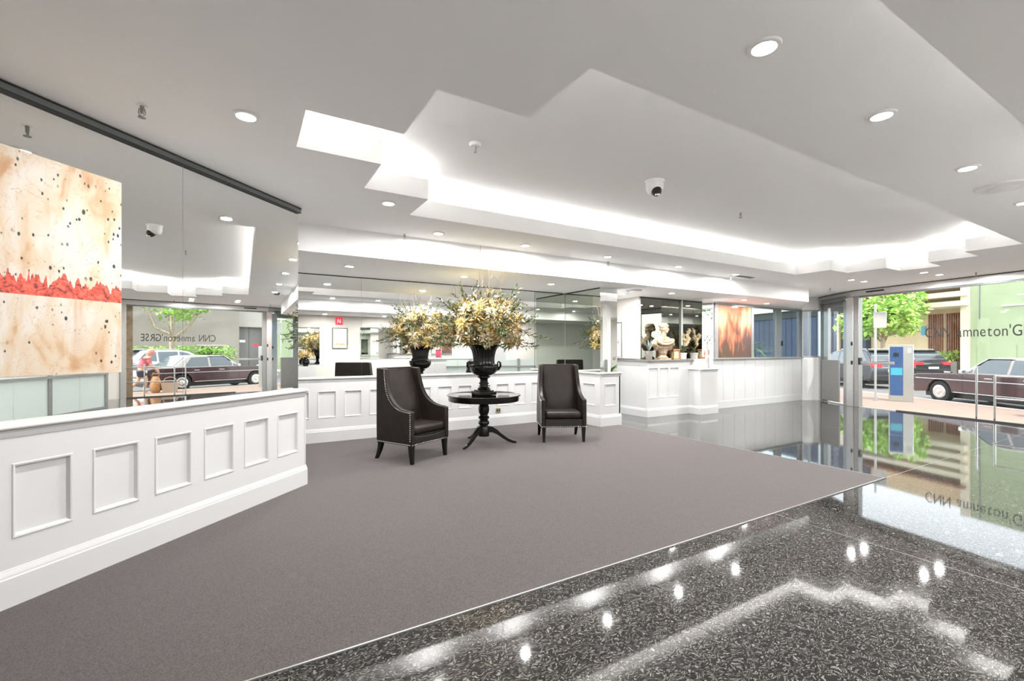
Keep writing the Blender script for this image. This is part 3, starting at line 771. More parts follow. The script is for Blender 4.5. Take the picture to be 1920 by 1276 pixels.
for k in range(2): MB().extrude([(-0.02, 0.03), (-0.012, 0.03), (-0.045, 0.27), (-0.053, 0.27)], lambda a, b, t: (t, a, b), -0.095 + 0.1*k, -0.005 + 0.1*k).build('brochure', 'exit_red', bs)
tv = thing('wall_screen', 'small wall screen with a blue picture on the cream wall', 'screen', (11.95, -1.398, 1.75))
MB().box((-0.4, 0, 0), (0.4, 0.05, 0.5)).build('bezel', 'black', tv, bevel=0.006)
MB().box((-0.37, 0.05, 0.03), (0.37, 0.052, 0.47)).build('display', 'screen_blue', tv)

sh = thing('wall_shelf', 'thin dark timber shelf on the cream wall below the small screen', 'shelf', (11.95, -1.398, 1.60))
MB().box((-0.5, 0, 0), (0.5, 0.22, 0.035)).build('board', 'frame_dark', sh)
for q in (-0.35, 0.35): MB().box((q - 0.015, 0, -0.12), (q + 0.015, 0.15, 0)).build('bracket', 'brass', sh)
# ------------------------------------------------------------------ ceiling fittings
lens_me = MB().lathe([(0.001, -0.004), (0.058, -0.004), (0.058, 0.0)], 20).mesh('lens', 'lamp_lens')
ring_me = MB().lathe([(0.060, -0.0005), (0.060, -0.012), (0.078, -0.009), (0.084, 0.0)], 24).mesh('trim_ring', 'plastic_white', True)
lamp_d = bpy.data.lights.new('downlight_lamp', 'AREA')
lamp_d.shape = 'DISK'; lamp_d.size = 0.11; lamp_d.energy = DOWN_W; lamp_d.color = (1.0, 0.985, 0.97); lamp_d.spread = R(178)
def downlight(x, y, z, label, group):
    t = thing('downlight', label, 'downlight', (x, y, z - 0.0005), 0, group)
    link('trim_ring', ring_me, t); link('lens', lens_me, t)
    la = link('downlight_lamp', lamp_d, t); la.location = (0, 0, -0.02)
la = 'round recessed downlight in the flat ceiling beside the stepped coffer'
downlight(0.02, 3.56, ZC, 'round recessed downlight in the ceiling before the splayed wall mirror', 'downlights on the mirror side of the coffer')
downlight(1.35, 4.9, ZC, 'round recessed downlight in the inner corner of the stepped coffer edge', 'downlights on the mirror side of the coffer')
la = 'round recessed downlight in the row along the bright alcove fascia'
for p in ((2.28, 5.82), (3.67, 5.82), (5.31, 5.82), (7.08, 5.82), (8.84, 5.82)):
    downlight(*p, ZC, la, 'downlights on the mirror side of the coffer')
lb = 'round recessed downlight in the flat ceiling over the speckled floor'
for p in ((0.6, 1.38), (2.34, 1.38), (3.7, 1.38), (5.41, 1.40), (7.21, 1.42), (9.0, 1.42)):
    downlight(*p, ZC, lb, 'downlights over the speckled floor')
for p, q in (((11.76, 4.95), 'by the steel door post, nearer the coffer'), ((12.29, 4.92), 'by the steel door post, nearer the glass'), ((11.91, 3.73), 'off the coffer tip, nearer the coffer'), ((12.52, 3.67), 'off the coffer tip, nearer the lettered glass')):
    downlight(*p, ZC, 'round recessed downlight of a pair ' + q, 'downlights by the entrance')
lc = 'round recessed downlight in the low soffit in front of the alcove mirror'
for p in ((1.35, 6.98), (3.19, 6.98), (4.95, 6.95)): downlight(*p, ZS, lc, 'downlights in the alcove soffit')
for p, q in (((7.2, 7.4), 'over the passage beside the mirrored column'), ((8.0, 6.75), 'before the stone bust'), ((10.6, 6.75), 'above the red print'), ((11.9, 6.95), 'above the light well window')):
    downlight(*p, ZS, 'round recessed downlight in the low soffit ' + q, 'downlights along the niche soffit')
for p in ((2.4, -0.5), (4.4, -0.5), (6.4, -0.5), (8.4, -0.5), (10.4, -0.5)): downlight(*p, ZS, 'round recessed downlight in the soffit before the cream wall', 'downlights along the cream wall')

def sprinkler(x, y, z, label):
    t = thing('sprinkler', label, 'sprinkler', (x, y, z), 0, 'ceiling sprinklers')
    MB().lathe([(0.001, -0.003), (0.03, -0.003), (0.034, 0)], 16).build('escutcheon', 'plastic_white', t, smooth=True)
    MB().lathe([(0.010, -0.05), (0.012, -0.003)], 10).build('stem', 'steel_dark', t, smooth=True)
    MB().tube([(0.014, 0, -0.02), (0.018, 0, -0.05), (0.003, 0, -0.072)], 0.0035, 6).tube([(-0.014, 0, -0.02), (-0.018, 0, -0.05), (-0.003, 0, -0.072)], 0.0035, 6).build('yoke', 'steel_dark', t)
    MB().lathe([(0.001, -0.078), (0.022, -0.078), (0.022, -0.073), (0.001, -0.073)], 14).build('deflector', 'steel_dark', t)
sprinkler(-0.56, 3.76, ZC, 'metal sprinkler head hanging from the ceiling before the splayed mirror')
sprinkler(1.90, 6.10, ZC, 'metal sprinkler head hanging just before the alcove fascia')
sprinkler(6.3, 4.07, ZU, 'metal sprinkler head hanging inside the stepped coffer')
for p, q in (((5.62, 6.14), 'above the mirrored column'), ((8.95, 6.0), 'beside the slot vent'), ((12.9, 5.9), 'before the angled entrance door'), ((12.85, 3.2), 'before the lettered entrance glass')):
    sprinkler(*p, ZC, 'tiny metal sprinkler head in the flat ceiling ' + q)
sm = thing('smoke_detector', 'white round smoke detector with short probe inside the stepped coffer', 'detector', (1.96, 4.03, ZU))
MB().lathe([(0.02, -0.035), (0.05, -0.03), (0.06, -0.012), (0.06, 0)], 20).build('base', 'plastic_white', sm, smooth=True)
MB().lathe([(0.001, -0.09), (0.014, -0.088), (0.016, -0.033)], 12).build('probe', 'plastic_grey', sm, smooth=True)
dc = thing('dome_camera', 'white dome security camera with black eye under the coffer ceiling', 'camera', (4.25, 3.84, ZU))
MB().lathe([(0.11, -0.02), (0.115, 0)], 24).build('mount', 'plastic_white', dc)
MB().lathe([(0.06, -0.15), (0.085, -0.13), (0.10, -0.09), (0.102, -0.02)], 24).build('housing', 'plastic_white', dc, smooth=True)
MB().ball((-0.02, -0.045, -0.135), 0.062, 16, 10).build('eyeball', 'black', dc, smooth=True)
MB().lathe([(0.001, -0.008), (0.028, -0.008), (0.03, 0.0)], 14, (-0.035, -0.075, -0.185)).build('lens_ring', 'chrome', dc, smooth=True)
vt = thing('ceiling_vent', 'round white air vent in the flat ceiling over the speckled floor', 'vent', (6.31, 1.39, ZC))
MB().lathe([(0.13, -0.022), (0.185, -0.016), (0.19, 0)], 32).build('outer_ring', 'plastic_white', vt, smooth=True)
MB().lathe([(0.001, -0.035), (0.10, -0.034), (0.115, -0.024), (0.10, -0.022)], 28).build('disc', 'plastic_white', vt, smooth=True)
vt = thing('ceiling_vent', 'round grey air vent in the low soffit before the niche', 'vent', (6.98, 6.86, ZS))
MB().lathe([(0.10, -0.02), (0.15, -0.015), (0.16, 0)], 28).build('outer_ring', 'plastic_grey', vt, smooth=True)
MB().lathe([(0.001, -0.03), (0.08, -0.03), (0.09, -0.02)], 24).build('disc', 'plastic_white', vt, smooth=True)
vt = thing('slot_vent', 'dark rectangular slot vent in the flat ceiling beside a downlight', 'vent', (9.3, 5.9, ZC))
MB().box((-0.3, -0.08, -0.008), (0.3, 0.08, 0)).build('frame', 'plastic_white', vt)
for k in range(2): MB().box((-0.28, -0.06 + 0.065*k, -0.011), (0.28, -0.005 + 0.065*k, -0.008)).build('slot', 'rail_dark', vt)
so = thing('wall_socket', 'small brass socket plate low on the panelled wall behind the table', 'socket', (4.36, 7.925, 0.31))
MB().box((-0.05, -0.008, -0.045), (0.05, 0.005, 0.045)).build('plate', 'brass', so, bevel=0.003)
for s in (-1, 1): MB().box((s*0.025 - 0.012, -0.011, -0.02), (s*0.025 + 0.012, -0.008, 0.02)).build('outlet', 'black', so)

# ------------------------------------------------------------------ armchairs
def make_chair(label):
    t = thing('wing_chair', label, 'armchair', group='studded leather armchairs beside the round table')
    W, T = 0.37, 0.065            # half width, side thickness ; front at y=-0.34, back at y=0.34
    arc = [(-0.345, 0.695), (-0.30, 0.705), (-0.22, 0.712), (-0.14, 0.728), (-0.07, 0.755), (0.0, 0.80), (0.06, 0.86), (0.105, 0.935), (0.135, 1.02), (0.155, 1.11), (0.168, 1.18), (0.175, 1.245)]
    outl = [(-0.345, 0.25)] + arc + [(0.36, 1.255), (0.335, 0.9), (0.32, 0.5), (0.315, 0.25)]
    for s in (-1, 1):
        def fn(a, b, q, s=s):
            lean = 0.0
            return (s * (W - q) - s * 0.035 * max(0, (b - 0.7) / 0.55) + s*0.0, a, b)
        sp = MB().extrude(outl, fn, 0.0, T).build('side_panel', 'leather', t, bevel=0.012, seg=2)
        st = MB()
        path = [(a + 0.022, b - 0.022) for a, b in arc[1:]][::-1] + [(-0.322, 0.68 - 0.028 * k) for k in range(15)]
        pts = []
        for (a0, b0), (a1, b1) in zip(path[:-1], path[1:]):
            m = max(1, round(math.hypot(a1 - a0, b1 - b0) / 0.026))
            pts += [(a0 + (a1 - a0) * k / m, b0 + (b1 - b0) * k / m) for k in range(m)]
        pts += [(-0.31 + 0.0265 * k, 0.264) for k in range(24)]
        for a, b in pts:
            p = fn(a, b, 0); st.ball((p[0] + s * 0.001, p[1], p[2]), (0.005, 0.0105, 0.0105), 6, 4)
        st.build('nail_trim', 'nickel', sp, smooth=True, kind='stuff')
    # outer back
    bk = [(0.30, 0.25), (0.36, 1.255), (0.318, 1.258), (0.25, 0.25)]
    MB().extrude(bk, lambda a, b, q: (q * (1 - 0.06 * max(0, (b - 0.7) / 0.55)), a, b), -W + T - 0.01, W - T + 0.01).build('outer_back', 'leather', t, bevel=0.008)
    # inner back cushion: gently crowned
    g = MB(); nx, nz = 9, 14
    hw = W - T - 0.004
    def bp(i, j, back):
        u = -1 + 2 * i / nx; v = j / nz
        z = 0.44 + (1.235 - 0.44) * v
        x = u * hw * (1 - 0.06 * max(0, (z - 0.7) / 0.55))
        crown = 0.05 * (1 - u ** 4) * (0.55 + 0.45 * math.sin(PI * min(1, v * 1.1)))
        y0 = 0.10 + 0.20 * v ** 1.2
        return (x, y0 - crown if not back else 0.30 + 0.02 * v, z)
    vs = [bp(i, j, False) for j in range(nz + 1) for i in range(nx + 1)] + [bp(i, j, True) for j in range(nz + 1) for i in range(nx + 1)]
    N = (nx + 1) * (nz + 1); fs = []
    for j in range(nz):
        for i in range(nx):
            a = j * (nx + 1) + i
            fs += [(a, a + 1, a + nx + 2, a + nx + 1), (N + a, N + a + nx + 1, N + a + nx + 2, N + a + 1)]
        a, b = j * (nx + 1), (j + 1) * (nx + 1)
        fs += [(a, b, N + b, N + a), (a + nx, N + a + nx, N + b + nx, b + nx)]
    for i in range(nx):
        fs += [(i, N + i, N + i + 1, i + 1)]; a = nz * (nx + 1) + i
        fs += [(a, a + 1, N + a + 1, N + a)]
    g.add(vs, fs).build('backrest', 'leather', t, smooth=True)
    # seat cushion
    o = MB().box((-hw + 0.004, -0.335, 0.385), (hw - 0.004, 0.16, 0.50)).build('seat_cushion', 'leather', t, bevel=0.045, seg=4)
    # front rail with a bowed upper edge
    bow = [(-hw, 0.25), (hw, 0.25), (hw, 0.375)] + [(hw - 2 * hw * k / 8, 0.375 - 0.03 * math.sin(PI * k / 8)) for k in range(1, 8)] + [(-hw, 0.375)]
    fr = MB().extrude(bow, lambda a, b, q: (a, q, b), -0.335, -0.29).build('front_rail', 'leather_dark', t, bevel=0.006)
    MB().box((-hw, -0.30, 0.25), (hw, 0.26, 0.38)).build('seat_deck', 'leather_dark', t)
    st = MB()
    for k in range(25): st.ball((-W + 0.015 + (2 * W - 0.03) * k / 24, -0.337 if 2 < k < 22 else -0.347, 0.262), (0.0085, 0.004, 0.0085), 6, 4)
    st.build('nail_trim', 'nickel', fr, smooth=True, kind='stuff')
    for sx in (-1, 1):
        for sy in (-1, 1):
            x = sx * (W - 0.045); y0 = -0.30 if sy < 0 else 0.27; y1 = -0.315 if sy < 0 else 0.36
            h0, h1 = 0.032, 0.019
            vs = []
            for k in range(6):
                v = k / 5; yy = y0 + (y1 - y0) * (v ** 1.7); hh = h0 + (h1 - h0) * v; z = 0.255 * (1 - v)+0.0085*v
                vs += [(x - hh, yy - hh, z), (x + hh, yy - hh, z), (x + hh, yy + hh, z), (x - hh, yy + hh, z)]
            fs = [(0, 1, 2, 3), (23, 22, 21, 20)] + [(4*i+k, 4*i+(k+1) % 4, 4*i+4+(k+1) % 4, 4*i+4+k) for i in range(5) for k in range(4)]
            MB().add(vs, fs).build('leg', 'black_wood', t)
    return t
c1 = make_chair('dark brown leather armchair with nail studs angled towards the table, standing nearer the splayed wall')
c1.location = (2.05, 6.21, 0); c1.rotation_euler = (0, 0, R(27))
c2 = copy_tree(c1); c2.location = (4.63, 6.23, 0); c2.rotation_euler = (0, 0, R(-27))
c2['label'] = 'dark brown leather armchair with nail studs standing before the mirrored corner and column'

# ------------------------------------------------------------------ round table
TX, TY = 3.31, 6.49
tb = thing('pedestal_table', 'round black pedestal table with polished top, turned stem and three splayed feet', 'table', (TX, TY, 0))
MB().lathe([(0.001, 0.775), (0.575, 0.775), (0.588, 0.782), (0.590, 0.790), (0.582, 0.798), (0.565, 0.796), (0.560, 0.793), (0.001, 0.793)], 72).build('table_top', 'table_top', tb, smooth=True)
MB().lathe([(0.50, 0.70), (0.556, 0.70), (0.560, 0.705), (0.562, 0.775), (0.50, 0.775)], 72).build('apron', 'black_wood', tb, smooth=True)
MB().lathe([(0.055, 0.13), (0.085, 0.135), (0.088, 0.15), (0.086, 0.28), (0.075, 0.295), (0.068, 0.305), (0.070, 0.315), (0.083, 0.325), (0.089, 0.34), (0.086, 0.36), (0.070, 0.385),
            (0.062, 0.395), (0.066, 0.405), (0.082, 0.415), (0.089, 0.432), (0.082, 0.448), (0.064, 0.458), (0.060, 0.47), (0.080, 0.51), (0.088, 0.55), (0.084, 0.60), (0.070, 0.645), (0.074, 0.655), (0.078, 0.67), (0.11, 0.70), (0.12, 0.72)], 32).build('stem', 'black_wood', tb, smooth=True)
for ang in (R(207), R(-23), R(93)):
    prof = [(0.06, 0.245, 0.050), (0.14, 0.235, 0.046), (0.22, 0.19, 0.040), (0.30, 0.125, 0.033), (0.38, 0.070, 0.027), (0.46, 0.036, 0.021), (0.525, 0.024, 0.015)]
    vs = []; c_, s_ = math.cos(ang), math.sin(ang)
    for i, (r_, z_, h_) in enumerate(prof):
        wd_ = 0.026 - 0.012 * i / 6
        for du, dz in ((-wd_, -h_), (wd_, -h_), (wd_, h_), (-wd_, h_)):
            vs.append((c_ * r_ - s_ * du, s_ * r_ + c_ * du, max(0.0085, z_ + dz)))
    fs = [(0, 1, 2, 3), (27, 26, 25, 24)] + [(4*i+k, 4*i+(k+1) % 4, 4*i+4+(k+1) % 4, 4*i+4+k) for i in range(6) for k in range(4)]
    MB().add(vs, fs).build('leg', 'black_wood', tb, bevel=0.008, seg=2)

# ------------------------------------------------------------------ urn
UZ = 0.7935
ur = thing('fluted_urn', 'glossy black fluted urn with two scroll handles on the round table', 'urn', (TX, TY, UZ))
MB().box((-0.15, -0.15, 0), (0.15, 0.15, 0.055)).box((-0.12, -0.12, 0.055), (0.12, 0.12, 0.075)).build('plinth', 'urn_black', ur, bevel=0.008)
MB().lathe([(0.10, 0.075), (0.105, 0.09), (0.085, 0.11), (0.070, 0.125), (0.068, 0.165), (0.082, 0.172), (0.082, 0.186), (0.066, 0.195), (0.062, 0.24), (0.075, 0.26), (0.105, 0.275), (0.105, 0.29), (0.07, 0.30)], 36).build('foot', 'urn_black', ur, smooth=True)
nf = 20
pr = [(0.07, 0.30), (0.12, 0.305), (0.175, 0.335), (0.215, 0.385), (0.232, 0.435), (0.228, 0.462), (0.205, 0.47), (0.180, 0.48), (0.172, 0.50), (0.170, 0.56), (0.178, 0.63), (0.196, 0.70), (0.222, 0.745), (0.245, 0.765), (0.252, 0.78), (0.245, 0.79), (0.225, 0.785), (0.20, 0.74)]
def flute(i, a, r, z):
    if 2 <= i <= 4: return r * (1 + 0.022 * abs(math.sin(a * nf / 2)))
    if 8 <= i <= 12: return r * (1 - 0.065 * (1 - abs(math.sin(a * nf / 2)) ** 0.6))
    return r
MB().lathe(pr, nf * 8, rad=flute).build('bowl', 'urn_black', ur, smooth=True)
MB().tube([(0.228 * math.cos(2*PI*k/40), 0.228 * math.sin(2*PI*k/40), 0.468 + 0.006 * math.cos(10 * 2*PI*k/40)) for k in range(41)], 0.010, 6).build('bead_band', 'urn_black', ur, smooth=True)
for s in (-1, 1):
    c_, s_ = math.cos(R(-30)), math.sin(R(-30))
    pth = [(0.195, 0.39), (0.235, 0.405), (0.265, 0.45), (0.262, 0.505), (0.235, 0.525), (0.215, 0.50), (0.225, 0.48)]
    MB().tube([(s * r_ * c_, s * r_ * s_, z_) for r_, z_ in pth], [0.02, 0.019, 0.017, 0.016, 0.015, 0.012, 0.008], 8).build('handle', 'urn_black', ur, smooth=True)

# ------------------------------------------------------------------ flowers
def petal(mb, base, d, up, L, wd, bend):
    d = Vector(d).normalized(); up = Vector(up); up = (up - d * up.dot(d)).normalized(); s = d.cross(up); b = Vector(base)
    p1 = b + d * L * 0.5 + up * bend * 0.4 * L; p2 = b + d * L * 0.95 + up * -bend * 0.5 * L
    mb.add([b - s*wd*0.35, b + s*wd*0.35, p1 + s*wd, p1 - s*wd, p2], [(0, 1, 2, 3), (3, 2, 4)])
def blossom_mesh(seed, mats):
    r = random.Random(seed); mb = MB()
    for ring, (np_, el, L) in enumerate(((9, 8, 0.105), (8, 38, 0.09), (5, 66, 0.06))):
        mb.mi = 0 if ring != 1 else 1
        for k in range(np_):
            a = 2*PI*(k + 0.5*ring + r.uniform(-0.25, 0.25))/np_; e = R(el + r.uniform(-14, 14))
            petal(mb, (0, 0, 0), (math.cos(a)*math.cos(e), math.sin(a)*math.cos(e), math.sin(e)), (0, 0, 1), L * r.uniform(0.75, 1.25), 0.0105 + 0.005*r.random(), r.uniform(-0.1, 0.5))
    mb.mi = 2; mb.ball((0, 0, 0.012), (0.013, 0.013, 0.016), 6, 4)
    return mb.mesh('blossom', mats)
def sprig_mesh(seed, mat, L=0.28, nl=11, wl=0.011, ll=0.09):
    r = random.Random(seed); mb = MB()
    pts = [(0.03*math.sin(k*0.7), 0.02*math.cos(k*0.9), L*k/4) for k in range(5)]
    mb.tube(pts, [0.004, 0.0035, 0.003, 0.002, 0.001], 4)
    for k in range(nl):
        v = 0.15 + 0.85*k/nl; a = k*2.4 + r.random(); e = R(r.uniform(20, 60))
        petal(mb, (0.03*math.sin(v*2.8), 0.02*math.cos(v*3.6), L*v), (math.cos(a)*math.cos(e), math.sin(a)*math.cos(e), math.sin(e)), (0, 0, 1), ll*r.uniform(0.7, 1.3), wl, 0.25)
    return mb.mesh('leaf_sprig', mat)
fa = thing('flower_arrangement', 'big cream and yellow lily arrangement with bare twigs filling the black urn', 'flowers', (TX, TY, UZ + 0.74))
blm = [blossom_mesh(1, ['petal', 'petal_pale', 'petal_core']), blossom_mesh(2, ['petal_pale', 'petal', 'petal_core']), blossom_mesh(3, ['petal_pale', 'petal_white', 'petal_core']), blossom_mesh(4, ['petal', 'petal_white', 'petal_core'])]
spm = [sprig_mesh(11, 'leaf_olive'), sprig_mesh(12, 'leaf_olive', 0.34, 14), sprig_mesh(13, 'leaf_moss', 0.3, 10)]
def orient(o, p, d, spin):
    q = Vector(d).to_track_quat('Z', 'Y')
    o.matrix_local = Matrix.Translation(p) @ q.to_matrix().to_4x4() @ Matrix.Rotation(spin, 4, 'Z')
fr_ = random.Random(5)
def crown_pt(shell):
    while True:
        d = Vector((fr_.gauss(0, 1), fr_.gauss(0, 1), fr_.gauss(0.22, 0.9)))
        d.normalize()
        if d.z > -0.28: break
    rad = Vector((d.x * 0.66, d.y * 0.60, 0.27 + d.z * (0.62 if d.z > 0 else 0.85)))
    return d, Vector((0, 0, 0.10)).lerp(rad, shell)
for k in range(135):
    d, p = crown_pt(fr_.uniform(0.60, 1.0))
    o = link('blossom', blm[k % 4], fa); orient(o, p, d + Vector((fr_.uniform(-.5, .5), fr_.uniform(-.5, .5), fr_.uniform(-.2, .5))), fr_.uniform(0, 6))
    s = fr_.uniform(0.95, 1.6); o.scale = (s, s, s)
for k in range(170):
    d, p = crown_pt(fr_.uniform(0.35, 0.97))
    o = link('leaf_sprig', spm[k % 3] if k % 4 else spm[0], fa); orient(o, p, d + Vector((fr_.uniform(-.3, .3), fr_.uniform(-.3, .3), 0.1)), fr_.uniform(0, 6))
for k, (ax, ay, h_) in enumerate(((-0.36, -0.62, 1.42), (-0.16, -0.12, 1.08), (-0.10, -0.30, 1.16), (0.0, -0.05, 1.08), (0.10, -0.62, 1.34), (0.16, -0.36, 1.16), (-0.42, 0.2, 0.95), (0.10, 0.30, 1.08))):
    pts = [(ax*v*1.05 + 0.035*math.sin(7*v + k), ay*v + 0.03*math.cos(6*v + 2*k), 0.05 + h_*v) for v in [q/12 for q in range(13)]]
    mbt = MB().tube(pts, [0.009*(1 - 0.7*q/12) for q in range(13)], 5)
    for q in (6, 8, 10):
        a = k + q; mbt.tube([pts[q], (pts[q][0] + 0.05*math.cos(a), pts[q][1] + 0.05*math.sin(a), pts[q][2] + 0.10)], [0.0035, 0.0015], 4)
    mbt.build('twig', 'twig', fa)
for k, (a, L) in enumerate(((R(-35), 0.85), (R(-60), 0.75), (R(160), 0.8), (R(190), 0.72))):    # long arching stems at the sides
    pts = [(math.cos(a)*L*v, math.sin(a)*L*v, 0.05 + 0.30*math.sin(PI*v*0.85) - 0.05*v) for v in [q/8 for q in range(9)]]
    MB().tube(pts, 0.005, 5).build('arching_stem', 'twig', fa)
    o = link('leaf_sprig', spm[1], fa); orient(o, Vector(pts[-2]), (math.cos(a), math.sin(a), -0.2), 0)

# ------------------------------------------------------------------ niche: bust, pots, lantern
def merged_body(name, balls, mat, parent, voxel=0.012, smooth_it=6):
    mb = MB()
    for c, r in balls: mb.ball(c, r, 14, 10)
    o = mb.build(name, mat, parent, smooth=True)
    m = o.modifiers.new('remesh', 'REMESH'); m.mode = 'VOXEL'; m.voxel_size = voxel; m.use_smooth_shade = True
    m = o.modifiers.new('smooth', 'SMOOTH'); m.iterations = smooth_it; m.factor = 0.5
    return o
bu = thing('stone_bust', 'weathered tan stone bust of a classical draped figure on the dark counter', 'bust', (8.40, 7.345, 1.28), R(-14))
MB().box((-0.155, -0.115, 0), (0.155, 0.115, 0.035)).lathe([(0.12, 0.035), (0.125, 0.05), (0.09, 0.075), (0.075, 0.10), (0.085, 0.13), (0.10, 0.15)], 24).build('socle', 'bust_stone', bu, smooth=True)
B = []
for k in range(9):            # chest tapering into the socle
    v = k / 8; B.append(((0, 0.0, 0.14 + 0.24 * v), (0.09 + 0.13 * v, 0.07 + 0.035 * v, 0.06)))
for s in (-1, 1):
    for k in range(6):
        v = k / 5; B.append(((s * (0.08 + 0.15 * v), 0.01, 0.47 - 0.05 * v - 0.06 * v * v), (0.085, 0.095, 0.075)))
    B.append(((s * 0.225, 0.0, 0.36), (0.075, 0.08, 0.07)))
    B.append(((s * 0.17, 0.0, 0.28), (0.06, 0.07, 0.08)))
for k in range(13):           # draped folds across the chest
    a = PI * k / 12
    B.append(((0.21 * math.cos(a), -0.10 - 0.02 * math.sin(a), 0.45 - 0.10 * math.sin(a)), 0.034))
    B.append(((0.17 * math.cos(a), -0.105 - 0.02 * math.sin(a), 0.47 - 0.06 * math.sin(a)), 0.026))
    B.append(((0.22 * math.cos(a) - 0.02, -0.08, 0.38 - 0.11 * math.sin(a)), 0.026))
for k in range(5): B.append(((0.01 * k, 0.0 - 0.004 * k, 0.49 + 0.035 * k), (0.062, 0.062, 0.05)))
hx, hz = 0.035, 0.735
B += [((hx, 0.0, hz), (0.088, 0.105, 0.105)), ((hx + 0.01, -0.03, hz - 0.06), (0.066, 0.08, 0.075)), ((hx + 0.012, -0.105, hz - 0.015), (0.014, 0.022, 0.028)),
      ((hx + 0.014, -0.10, hz - 0.10), (0.03, 0.025, 0.022)), ((hx + 0.013, -0.102, hz - 0.065), (0.026, 0.014, 0.008)), ((hx + 0.012, -0.095, hz + 0.035), (0.06, 0.02, 0.012))]
for s in (-1, 1): B += [((hx + s*0.045 + 0.01, -0.088, hz - 0.04), (0.024, 0.018, 0.026)), ((hx + s*0.090, 0.01, hz - 0.02), (0.012, 0.022, 0.032))]
for k in range(26):          # curled hair and wreath
    a = 2 * PI * k / 26; B.append(((hx + 0.092 * math.cos(a), 0.015 + 0.10 * math.sin(a), hz + 0.045 + 0.02 * math.sin(3 * a)), 0.026))
for k in range(12):
    a = 2 * PI * k / 12; B.append(((hx + 0.055 * math.cos(a), 0.02 + 0.065 * math.sin(a), hz + 0.092), 0.028))
B.append(((hx, 0.11, hz - 0.02), 0.05))
merged_body('figure', B, 'bust_stone', bu, 0.011, 4)

def leaf_plant(parent, n, L, wl, mat, spread, seed, z0=0.0, droop=0.6, ysq=1.0):
    r = random.Random(seed)
    for k in range(n):
        a = 2*PI*k/n + r.uniform(-0.4, 0.4); e = r.uniform(*spread); Lk = L*r.uniform(0.7, 1.15); mb = MB(); vs = []; fs = []
        N = 8
        for q in range(N + 1):
            v = q / N; el = R(e) - droop * v * v
            rr = Lk * v * math.cos(R(e) - droop*v*0.5); zz = Lk * v * math.sin(R(e) - droop*v*0.6)
            hw_ = wl * math.sin(PI * min(1, 0.12 + 0.88 * v)) ** 0.8 if q < N else 0.001
            c_, s_ = math.cos(a), math.sin(a)
            vs += [(rr*c_ + s_*hw_, rr*s_ - c_*hw_, z0 + zz + 0.15*hw_), (rr*c_, rr*s_, z0 + zz - 0.2*hw_), (rr*c_ - s_*hw_, rr*s_ + c_*hw_, z0 + zz + 0.15*hw_)]
        for q in range(N):
            for j in range(2): fs.append((3*q+j, 3*q+j+1, 3*q+4+j, 3*q+3+j))
        vs = [(a_, b_ * ysq, c_) for a_, b_, c_ in vs]
        mb.add(vs, fs).build('leaf', mat, parent, smooth=True)
pg = thing('potted_plant', 'dark leafy plant in a weathered grey pot beside the stone bust', 'plant', (7.97, 7.37, 1.28))
MB().lathe([(0.065, 0), (0.07, 0.01), (0.085, 0.15), (0.092, 0.17), (0.092, 0.20), (0.078, 0.20), (0.072, 0.16)], 24).build('pot', 'pot_grey', pg, smooth=True)
leaf_plant(pg, 12, 0.36, 0.026, 'leaf_grey', (45, 85), 3, 0.17, 0.6, 0.4)
ln = thing('lantern', 'small copper framed lantern with a warm paper face beside the bust', 'lantern', (8.80, 7.33, 1.28), R(-12))
for sx in (-1, 1):
    for sy in (-1, 1): MB().box((sx*0.075 - 0.009, sy*0.05 - 0.009, 0), (sx*0.075 + 0.009, sy*0.05 + 0.009, 0.24)).build('post', 'copper', ln)
MB().box((-0.09, -0.065, 0), (0.09, 0.065, 0.025)).build('base', 'copper', ln); MB().box((-0.09, -0.065, 0.22), (0.09, 0.065, 0.245)).build('top', 'copper', ln)
MB().box((-0.062, -0.044, 0.03), (0.062, 0.044, 0.185)).build('paper_face', 'parchment', ln)
MB().box((-0.06, -0.05, 0.19), (0.06, 0.05, 0.21)).build('cross_bar', 'copper', ln)
MB().tube([(-0.075, 0, 0.245), (-0.075, 0, 0.30), (-0.07, 0, 0.31)], 0.006, 6).build('hook', 'copper', ln)
bt = thing('amber_bottle', 'short amber glass bottle between the lantern and the pale pot', 'bottle', (8.94, 7.45, 1.28))
MB().lathe([(0.001, 0), (0.042, 0.0), (0.045, 0.01), (0.045, 0.12), (0.04, 0.14), (0.018, 0.16), (0.016, 0.19)], 20).build('body', 'amber', bt, smooth=True)
MB().lathe([(0.019, 0.19), (0.02, 0.215), (0.001, 0.216)], 14).build('stopper', 'copper', bt, smooth=True)
orc = thing('potted_orchid', 'cream flowering orchid in a low pale pot beside the slim pillar', 'plant', (9.08, 7.34, 1.28))
MB().lathe([(0.075, 0), (0.085, 0.01), (0.09, 0.12), (0.10, 0.13), (0.10, 0.155), (0.085, 0.155), (0.08, 0.12)], 24).build('pot', 'ceramic_white', orc, smooth=True)
leaf_plant(orc, 9, 0.34, 0.035, 'leaf_olive', (25, 80), 8, 0.14, 0.9, 0.4)
for k, (dx, dy, hh) in enumerate(((0.16, -0.06, 0.62), (-0.10, -0.06, 0.50), (0.05, -0.10, 0.42))):
    pts = [(dx*v*v, dy*v, 0.14 + hh*v*(1.12 - 0.25*v)) for v in [q/8 for q in range(9)]]
    MB().tube(pts, 0.005, 5).build('stem', 'leaf_olive', orc)
    for q in range(4, 9):
        o = link('blossom', blm[2], orc); orient(o, Vector(pts[q]) + Vector((fr_.uniform(-.03, .03), -0.02, fr_.uniform(-.02, .02))), (fr_.uniform(-.5, .5), -1, 0.2), q); o.scale = (0.62,)*3
vs_ = thing('white_vase', 'tall slender white vase of grey leaves standing on the pillar ledge', 'vase', (9.50, 6.915, 1.07))
vs_.location = (9.53, 6.902, 1.0705); vs_.scale = (0.78, 0.78, 1)
